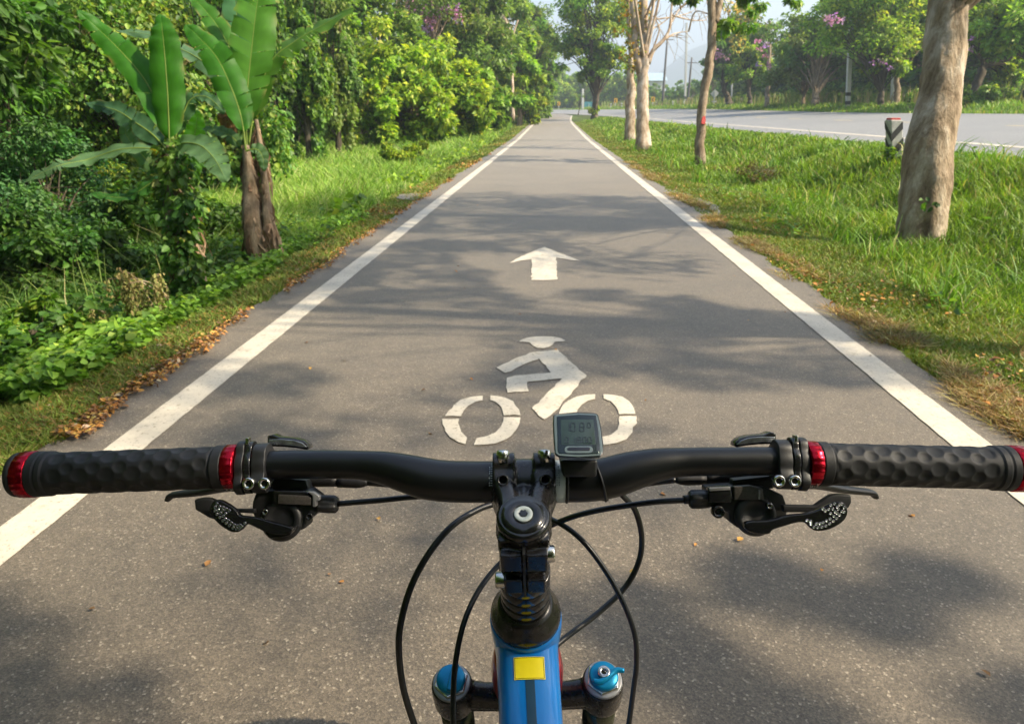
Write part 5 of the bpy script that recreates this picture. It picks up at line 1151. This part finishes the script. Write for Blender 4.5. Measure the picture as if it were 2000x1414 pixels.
        slab(smooth_poly(pad, 70), .517, .0050, M['gloss'], 'thumb_lever', sh, bev=.0016, seg=4, tf=tf)
        slab([(1190, 795), (1490, 800), (1560, 750), (1640, 700), (1700, 693), (1822, 700), (1826, 770), (1800, 822), (1760, 830), (1680, 800), (1590, 830), (1500, 862), (1190, 862)], .528, .006, M['rubber'], 'release_lever', sh, bev=.0012, tf=tf)
        dim = [(1735, 785), (1712, 790), (1756, 815), (1690, 810), (1733, 850), (1712, 885), (1752, 855), (1685, 915), (1655, 940), (1620, 965), (1585, 985), (1548, 995), (1510, 1000), (1700, 830), (1667, 780), (1672, 855), (1690, 870), (1650, 828), (1628, 870), (1625, 920), (1592, 938), (1560, 955), (1530, 965), (1497, 968), (1632, 795), (1612, 832), (1580, 845), (1556, 826), (1444, 945), (1410, 935), (1446, 970), (1475, 995), (1660, 895)]
        adj = ((485, 735), (310, 738), (262, 742))
    mb = MB(); th = np.linspace(0, 2*np.pi, 14, endpoint=False)
    for (x, y) in dim:
        c = W(*tf(x, y), .5166); V, F = [], []
        for (r, h) in ((.0013, .0), (.00115, .00035), (.0009, .0004), (.0007, .0001), (.0002, -.0000)): V.append(c-VF*h+np.outer(np.cos(th)*r, Rd)+np.outer(np.sin(th)*r, VU))
        F = [(i*14+j, (i+1)*14+j, (i+1)*14+(j+1) % 14, i*14+(j+1) % 14) for i in range(4) for j in range(14)]; mb.add((np.vstack(V), F))
    mb.build('grip_dimples', M['chrome'], sh)
    a, b, c = [W(*tf(*q), .5450) for q in adj]; mb = MB(); ax = nz(b-a); L = np.linalg.norm(b-a)
    mb.add(lathe(a, ax, [(.0060, -.002), (.0066, .001), (.0070, L*.5), (.0068, L-.002), (.0050, L)], 48, mod=lambda t: 1+.09*np.sign(np.sin(4*t))))
    mb.add(lathe(b, nz(c-b), [(.0034, -.001), (.0036, .001), (.0034, np.linalg.norm(c-b))], 20)); mb.build('barrel_adjuster', M['plastic'], sh)
cockpit('L'); cockpit('R')

# stem -------------------------------------------------------------------------
def ring_about_bar(mb, px0, px1, prof, N=64):
    a = barpt(px0); b = barpt(px1); ax = nz(b-a); L = np.linalg.norm(b-a); t = SB-ax*np.dot(SB, ax); t = nz(t); u = nz(np.cross(ax, t)); u = u if np.dot(u, SA) > 0 else -u
    th = np.linspace(0, 2*np.pi, N, endpoint=False); rr_ = np.array([prof(x) for x in th])
    V = np.vstack([a+ax*h+np.outer(np.cos(th)*rr_, u)+np.outer(np.sin(th)*rr_, t) for h in (0, L)])
    mb.add((V, [(j, (j+1) % N, N+(j+1) % N, N+j) for j in range(N)]+[tuple(range(N))[::-1], tuple(range(N, 2*N))]))
gl = lambda x, c, w: math.exp(-(((x-c+math.pi) % (2*math.pi)-math.pi)/w)**4)
mb = MB()
for x0, x1 in ((963, 1006), (1041, 1083)): ring_about_bar(mb, x0, x1, lambda x: .0190+.0048*gl(x, .35, .42)+.004*gl(x, 2.6, .5))
ring_about_bar(mb, 998, 1048, lambda x: .0178)
mb.add(lathe(S(.0065), -SA, [(.0170, 0), (.0178, .0015), (.0180, .02), (.0182, .045), (.0184, .0645), (.0180, .066)], 48))
bc = {-1: barpt(983), 1: barpt(1063)}
for sg in (-1, 1):
    for dz, rr_ in ((.008, .0088), (-.006, .0105), (.002, .0102)):
        a = bc[sg]-SB*.010+SA*dz; b = S(.024-dz*.9, sg*.0095, .004); mb.tube([a, lerp(a, b, .5)+SR*(-sg*.002), b], [rr_, rr_*.95, rr_], 14, n=10)
for q in (-1, 1):
    mb.tube([barpt(1023+q*22)-SB*.014-SA*.004, S(.020, q*.007, .006)], [.0115, .0125], 14, n=6)
for dz in (-.012, -.002, .002):
    mb.tube([barpt(1023)-SB*.012+SA*dz, S(.026-dz*.7, 0, .006)], [.010, .012], 12, n=6)
# clamp lobes behind the steerer
for s0, hw, hh, dp in ((.0255, .0158, .0095, .0205), (.0545, .0145, .0085, .0205)):
    for sg in (-1, 1):
        mb.box(S(s0, sg*(hw/2+.0007), -dp*.62), [SR, SB, SA], (hw/2-.0005, dp*.38+.002, hh))
        mb.box(S(s0-.010, sg*(hw/2+.0016), -dp*.50), [SR, SB, SA], (hw/2, dp*.25, .006))
stem = mb.build('stem', M['stem'], BK); fuse(stem, .0009, 5)
mb = MB(); mb.box(S(.039, 0, -.0195), [SR, SB, SA], (.0009, .0040, .0265)); mb.build('clamp_slot', M['rubber'], stem, smooth=False)
for px, py in ((982, 887), (1063, 886)):
    c = W(px, py-7, .520); ax = nz(SA*.6+SB*.75); mb = MB(); mb.add(lathe(c-ax*.0095, ax, [(.0050, 0), (.0050, .0075), (.0046, .0092), (.0034, .0100), (.0030, .0090)], 28)); mb.build('faceplate_bolt', M['steel'], stem)
for px, py in ((982, 942), (1065, 941)):
    mb = MB(); c = W(px, py, .5035); mb.add(lathe(c+VF*.006, nz(-VF+VU*.3), [(.0042, 0), (.0044, .0062), (.0030, .0064), (.0028, .001)], 24)); mb.build('bolt_recess', M['gloss'], stem)
for s0, sg in ((.0225, 1), (.0540, -1)):
    c = S(s0, sg*.0130, -.0165); ax = SR*sg; mb = MB(); mb.add(lathe(c, ax, [(.0056, -.003), (.0058, 0), (.0058, .0068), (.0052, .0078), (.0030, .0078), (.0026, .005)], 32)); mb.build('clamp_bolt', M['steel'], stem)
mb = MB(); mb.add(lathe(S(.0085), SA, [(.0178, 0), (.0184, .001), (.0184, .0045), (.0172, .0062), (.0160, .0070), (.0150, .0066), (.0148, .0078), (.006, .0080), (.0058, .0076)], 64)); tc = mb.build('top_cap', M['gloss'], BK)
mb = MB(); mb.add(lathe(S(.0012), SA, [(.0064, 0), (.0064, .0012), (.0058, .0016), (.0030, .0016), (.0026, .0006)], 40)); cb = mb.build('cap_bolt', M['sleeve'], tc)
mb = MB(); mb.add(lathe(S(.0006), SA, [(.0026, 0), (.0026, .0014)], 24, mod=lambda t: 1+.18*np.cos(6*t))); mb.build('star_socket', M['gloss'], cb, smooth=False)
s0 = .0668
for h in (.0113, .0113, .0113, .0113):
    mb = MB(); mb.add(lathe(S(s0), -SA, [(.0172, 0), (.01885, .0001), (.0190, .0004), (.0190, h-.0005), (.01885, h-.0002), (.0172, h)], 64)); mb.build('spacer', M['gloss'], BK); s0 += h
mb = MB(); mb.add(lathe(S(.1120), -SA, [(.0180, 0), (.0205, .001), (.0222, .005), (.0262, .0115), (.0275, .0140), (.0280, .0165), (.0280, .0215), (.0270, .0225)], 72)); mb.build('headset_cover', M['stem'], BK)
mb = MB(); mb.add(lathe(S(.1335), -SA, [(.0272, 0), (.0286, .001), (.0290, .006), (.0288, .02), (.0272, .040), (.0265, .08), (.0275, .110), (.0290, .120)], 72)); ht = mb.build('head_tube', M['blue'], BK)
mb = MB(); mb.add(lathe(S(.195), -SA, [(.0265, 0), (.0300, .012), (.0322, .030), (.0322, .050), (.0300, .064)], 72)); mb.build('red_lower_cup', M['redframe'], ht)
# top tube with its stripe and sticker
TT0 = S(.168, 0, -.004); TTd = nz(-.965*Fd-.262*Ud+.030*Rd); TU = nz(Ud-TTd*np.dot(Ud, TTd)); TR = nz(np.cross(TTd, TU)); TR = TR if np.dot(TR, Rd) > 0 else -TR
def ttsec(d, ang, off=0):
    w = np.interp(d, [0, .02, .05, .12, .3, .55], [.0255, .0250, .0240, .0228, .0210, .019])+off; h = np.interp(d, [0, .02, .05, .12, .3, .55], [.0290, .0262, .0225, .021, .019, .018])+off
    c, s = math.cos(ang), math.sin(ang); e = .62
    return TT0+TTd*d+TR*(math.copysign(abs(c)**e, c)*w)+TU*(math.copysign(abs(s)**e, s)*h)
ds = np.r_[np.linspace(0, .14, 22), np.linspace(.17, .55, 8)]; N = 64
V = np.array([ttsec(d, a) for d in ds for a in np.linspace(0, 2*np.pi, N, endpoint=False)])
F = [(i*N+j, i*N+(j+1) % N, (i+1)*N+(j+1) % N, (i+1)*N+j) for i in range(len(ds)-1) for j in range(N)]+[tuple(range(N))[::-1], tuple((len(ds)-1)*N+j for j in range(N))]
tt = mesh_obj('top_tube', V, F, M['blue'], BK)
def patch(d0, d1, x0, x1, off, mat, name, parent, n=14, m=18):
    V = []
    for d in np.linspace(d0, d1, n):
        w = np.interp(d, [0, .02, .05, .12, .3, .55], [.0255, .0250, .0240, .0228, .0210, .019])
        for x in np.linspace(x0, x1, m):
            cc = min(.999, abs(x)/w)**(1/.62); V.append(ttsec(d, math.acos(math.copysign(cc, x)), 0)+TU*off)
    F = [(i*m+j, i*m+j+1, (i+1)*m+j+1, (i+1)*m+j) for i in range(n-1) for j in range(m-1)]; return mesh_obj(name, np.array(V), F, mat, parent)
patch(.046, .18, -.0035, .0035, .00035, M['stripe'], 'dark_stripe', tt)
st = patch(.0300, .0470, -.0118, .0118, .0007, M['sticker'], 'yellow_sticker', tt)
for (a, b, c, d) in ((.0306, .0464, -.0112, -.0109), (.0306, .0464, .0109, .0112), (.0306, .0309, -.0112, .0112), (.0461, .0464, -.0112, .0112)): patch(a, b, c, d, .0009, M['gloss'], 'sticker_border', st, 6, 8)
mb = MB(); mb.tube([S(.235), S(.235)-Fd*.28-Ud*.33, S(.235)-Fd*.55-Ud*.55+Rd*.01], [.025, .026, .024], 24, n=10); mb.build('down_tube', M['blue'], BK)
e = TT0+TTd*.55; mb = MB(); mb.tube([e+Ud*.05-Fd*.02, e, S(.235)-Fd*.55-Ud*.55], [.017, .018, .019], 20, n=8); mb.build('seat_tube', M['blue'], BK)
# fork ---------------------------------------------------------------------------
FL = W(882, 1333, .622); FR = W(1178, 1327, .622)
mb = MB()
for P_ in (FL, FR): mb.add(lathe(P_, -SA, [(.0150, .001), (.0178, .0), (.0186, .002), (.0192, .014), (.0190, .034), (.0178, .040), (.016, .041)], 40))
C0 = S(.262)
for P_ in (FL, FR):
    for dz, rr_ in ((-.012, .0100), (-.021, .0115), (-.031, .0105)):
        a = P_+SA*dz; b = C0+SA*(dz*.4-.006); mb.tube([a, lerp(a, b, .5)+SA*-.003+SB*-.002, b], [rr_*1.05, rr_*.95, rr_*1.35], 14, n=8)
mb.add(lathe(C0, -SA, [(.024, -.008), (.026, .0), (.026, .024), (.022, .030)], 40)); fc = mb.build('fork_crown', M['stem'], BK); fuse(fc, .0012, 6)
for P_, kind in ((FL, 0), (FR, 1)):
    mb = MB(); mb.add(lathe(P_, SA, [(.0170, -.004), (.0172, .0008), (.0166, .0016), (.0162, .0018)], 48)); cp = mb.build('fork_cap', M['silverpanel'], BK)
    mb = MB(); mb.add(lathe(P_+SA*.0016, SA, [(.0158, 0), (.0158, .0032), (.0148, .0040)], 6, ref=nz(Rd*.9+Fd*.35))); mb.build('hex_nut', M['steel'], cp, smooth=False, bev=.0004)
    mb = MB(); mb.add(lathe(P_+SA*.0052, SA, [(.0128, 0), (.0132, .0012), (.0130, .0040), (.0118, .0052), (.004, .0052)], 48)); kb = mb.build('adjuster_knob', M['knob'], cp)
    if kind == 0:
        mb = MB(); mb.box(P_+SA*.0115+SR*.002, [nz(SR*.18+SB), nz(SR-SB*.18), SA], (.0125, .0030, .0022)); mb.build('knob_rib', M['knob'], kb, bev=.0014, seg=4)
    else:
        mb = MB(); mb.tube([P_+SA*.0115-SR*.010-SB*.006, P_+SA*.0118-SR*.004-SB*.007, P_+SA*.0118+SR*.004-SB*.002, P_+SA*.0118+SR*.011+SB*.003, P_+SA*.0115+SR*.0185+SB*.003], [.0024, .0028, .003, .0028, .0022], 10, n=18); mb.build('knob_lever', M['knob'], kb)
        mb = MB(); mb.add(lathe(P_+SA*.0105+SB*.001, SA, [(.0056, 0), (.0056, .0038), (.0048, .0044), (.0020, .0044), (.0018, .0030)], 32)); mb.build('knob_centre', M['steel'], kb)
        mb = MB(); mb.add(lathe(P_+SA*.0146+SB*.001, SA, [(.0017, 0), (.0017, .0008)], 16)); mb.build('screw_hole', M['gloss'], kb)
    mb = MB(); mb.add(lathe(P_-SA*.036, -SA, [(.0158, 0), (.0158, .13)], 32)); mb.build('stanchion', M['stanchion'], BK)
    mb = MB(); mb.add(lathe(P_-SA*.135, -SA, [(.019, 0), (.0215, .008), (.0205, .03), (.0190, .2), (.018, .31), (.014, .335)], 32)); mb.build('fork_leg', M['gloss'], BK)
AX = (FL+FR)/2-SA*.455+SB*.045; wx = nz(FR-FL)
wh = empty('front_wheel', (0, 0, 0)); wh.parent = BK; wh.location = Vector(AX)-BK.location
RW = AX[2]
def torus(R0, prof, N=96):
    f = nz(Fd-wx*np.dot(Fd, wx)); u = np.cross(wx, f); V = []; k = len(prof)
    for a in np.linspace(0, 2*np.pi, N, endpoint=False):
        o_ = f*math.cos(a)+u*math.sin(a)
        for (r, x) in prof: V.append(AX+o_*(R0+r)+wx*x)
    return np.array(V), [(i*k+j, i*k+(j+1) % k, ((i+1) % N)*k+(j+1) % k, ((i+1) % N)*k+j) for i in range(N) for j in range(k)]
RT_ = RW-.027; mb = MB(); mb.add(torus(RT_, [(.0265*math.cos(a)*(1.0), .026*math.sin(a)) for a in np.linspace(0, 2*np.pi, 16, endpoint=False)], 120))
for a in np.linspace(0, 2*np.pi, 90, endpoint=False):
    f = nz(Fd-wx*np.dot(Fd, wx)); u = np.cross(wx, f); o_ = f*math.cos(a)+u*math.sin(a); t_ = np.cross(o_, wx)
    for x, dr in ((-.017, .0215), (0, .0285), (.017, .0215)): mb.box(AX+o_*(RT_+dr-.0015)+wx*x+t_*(.004 if x else -.004), [o_, wx, t_], (.003, .005, .005))
mb.build('tyre', M['tyre'], wh)
mb = MB(); mb.add(torus(RT_-.032, [(0.008, -.012), (.008, .012), (-.006, .011), (-.010, 0), (-.006, -.011)])); mb.build('rim', M['gloss'], wh)
mb = MB()
for i in range(32):
    a = i*2*np.pi/32; f = nz(Fd-wx*np.dot(Fd, wx)); u = np.cross(wx, f); o_ = f*math.cos(a)+u*math.sin(a); h_ = f*math.cos(a+(.5 if i % 4 < 2 else -.5))+u*math.sin(a+(.5 if i % 4 < 2 else -.5))
    mb.tube([AX+h_*.022+wx*(.03 if i % 2 else -.03), AX+o_*(RT_-.036)], .001, 5)
mb.build('spokes', M['chrome'], wh)
mb = MB(); mb.add(lathe(AX-wx*.05, wx, [(.01, 0), (.012, .015), (.026, .018), (.026, .023), (.015, .027), (.015, .073), (.026, .077), (.026, .082), (.012, .085), (.01, .10)], 32)); mb.build('hub', M['gloss'], wh)
mb = MB(); mb.add(lathe(AX-wx*.040, wx, [(.080, 0), (.080, .0018), (.060, .0018)], 64)); mb.build('disc_rotor', M['chrome'], wh)
# cables --------------------------------------------------------------------------
def cable(pts, r, name, label=None):
    mb = MB(); mb.tube([W(*p) for p in pts], r, 14, n=80); o = mb.build(name, M['cable'], BK); return o
cable([(655, 984, .545), (740, 977, .550), (835, 969, .560), (930, 975, .585), (1010, 990, .60), (1080, 1015, .585), (1135, 1053, .570), (1185, 1118, .565), (1222, 1187, .565), (1241, 1245, .568), (1243, 1300, .573), (1238, 1340, .578), (1228, 1414, .59), (1215, 1480, .60), (1190, 1560, .62)], .0023, 'gear_cable')
cable([(1352, 976, .545), (1290, 979, .548), (1240, 985, .553), (1170, 996, .562), (1110, 1012, .575), (1050, 1040, .60), (985, 1092, .60), (940, 1145, .585), (908, 1210, .57), (890, 1290, .560), (885, 1370, .555), (887, 1430, .555), (900, 1520, .56), (930, 1600, .58)], .0024, 'gear_cable')
cable([(718, 942, .567), (800, 950, .575), (900, 966, .60), (1000, 972, .61), (985, 980, .60), (940, 992, .585), (885, 1025, .565), (838, 1080, .553), (803, 1145, .548), (783, 1215, .547), (779, 1270, .549), (787, 1340, .554), (806, 1405, .560), (830, 1470, .57), (870, 1560, .60)], .0027, 'brake_hose')
cable([(1320, 937, .567), (1260, 945, .575), (1212, 958, .585), (1240, 995, .60), (1253, 1045, .61), (1248, 1095, .615), (1222, 1145, .615), (1170, 1195, .605), (1098, 1250, .585), (1060, 1285, .57)], .0026, 'brake_hose')
# bicycle computer -----------------------------------------------------------------
cc = empty('cycle_computer', (0, 0, 0)); cc.parent = BK; cc.location = Vector(W(1131, 855, .5))-BK.location
tf = lambda x, y: (1060+x/12.857, 790+y/12.857)
hs = [(262, 290, .5065), (330, 262, .507), (900, 212, .508), (1350, 232, .507), (1400, 270, .506), (1470, 560, .5), (1530, 1020, .490), (1520, 1240, .485), (1440, 1345, .483), (900, 1385, .482), (420, 1345, .483), (310, 1270, .485), (275, 900, .493), (258, 520, .501)]
def tz(pts, dz=0): return [(*tf(x, y), np.interp(y, [212, 1385], [.508, .482])+dz) for x, y in pts]
slab(tz([(p[0], p[1]) for p in hs], .0012), 0, .011, M['gloss'], 'housing', cc, bev=.0016, seg=4)
slab(tz([(275, 300), (350, 262), (900, 228), (1340, 245), (1380, 280), (1450, 600), (1500, 1020), (1512, 1200), (1440, 1290), (900, 1325), (400, 1290), (320, 1230), (295, 900), (275, 560)], 0), 0, .004, M['rimedge'], 'bezel_rim', cc, bev=.0008)
slab(tz([(345, 300), (900, 250), (1340, 268), (1400, 620), (1440, 1020), (1445, 1180), (1400, 1240), (900, 1262), (400, 1240), (368, 1160), (355, 800)], -.0004), 0, .004, M['bezel'], 'cover_glass', cc, bev=.0007)
slab(tz([(455, 385), (900, 370), (1275, 378), (1310, 700), (1330, 1000), (900, 1015), (470, 1010), (455, 700)], -.0006), 0, .002, M['lcd'], 'screen', cc, bev=.0002)
mb = MB(); c0 = np.array(W(*tf(900, 700), .4960)); ex = nz(W(*tf(1000, 700), .496)-c0); ey = nz(W(*tf(900, 600), np.interp(600, [212, 1385], [.508, .482]))-W(*tf(900, 700), np.interp(700, [212, 1385], [.508, .482]))); nn = nz(np.cross(ex, ey)); nn = nn if np.dot(nn, VF) < 0 else -nn
def scr(x, y): return W(*tf(x, y), np.interp(y, [212, 1385], [.508, .482])-.0009)
for x, ch in ((620, '1'), (760, '0'), (985, '8')): seg_digit(mb, ch, scr(x, 565), ex, ey, .0030, .0072, .0007, nn)
seg_digit(mb, '0', scr(1160, 520), ex, ey, .0022, .0040, .0005, nn)
for x, ch in ((600, '0'), (770, '1'), (915, '8'), (1050, '0'), (1180, '0')): seg_digit(mb, ch, scr(x, 890), ex, ey, .0024, .0050, .0006, nn)
mb.build('digits', M['lcdseg'], cc, smooth=False)
pl = lambda x0, x1, y0, y1: [(x0+(y1-y0)/2+math.cos(a)*(y1-y0)/2*sx*1.0 if False else (x0 if sx < 0 else x1)+(-sx)*(y1-y0)/2+math.cos(a)*(y1-y0)/2, (y0+y1)/2+math.sin(a)*(y1-y0)/2) for sx, rg in ((-1, np.linspace(np.pi/2, 1.5*np.pi, 8)), (1, np.linspace(-np.pi/2, np.pi/2, 8))) for a in rg]
slab(tz(pl(545, 1260, 1045, 1220), -.0008), 0, .002, M['rimedge'], 'button_rim', cc, bev=.0003); slab(tz(pl(620, 1195, 1072, 1160), -.0012), 0, .002, M['gloss'], 'button', cc, bev=.0003)
slab([(1095, 898), (1168, 898), (1166, 932), (1100, 932)], .496, .022, M['plastic'], 'mount', cc, bev=.002)
for px0, px1 in ((1103, 1108), ): clamp_ring(px0, px1, [], M['plastic'], 'strap', cc, r=.0170)
mb = MB(); P = []
for a in np.linspace(1.2, -1.9, 20): p, d, nr, u = on_bar(1163+(1.2-a)*4.6, a, .0172); P.append(p)
mb.tube(P, .0011, 8, n=30); mb.box(P[-1], [Rd, VU, VF], (.0026, .0022, .002)); mb.build('cable_tie', M['plastic'], cc)
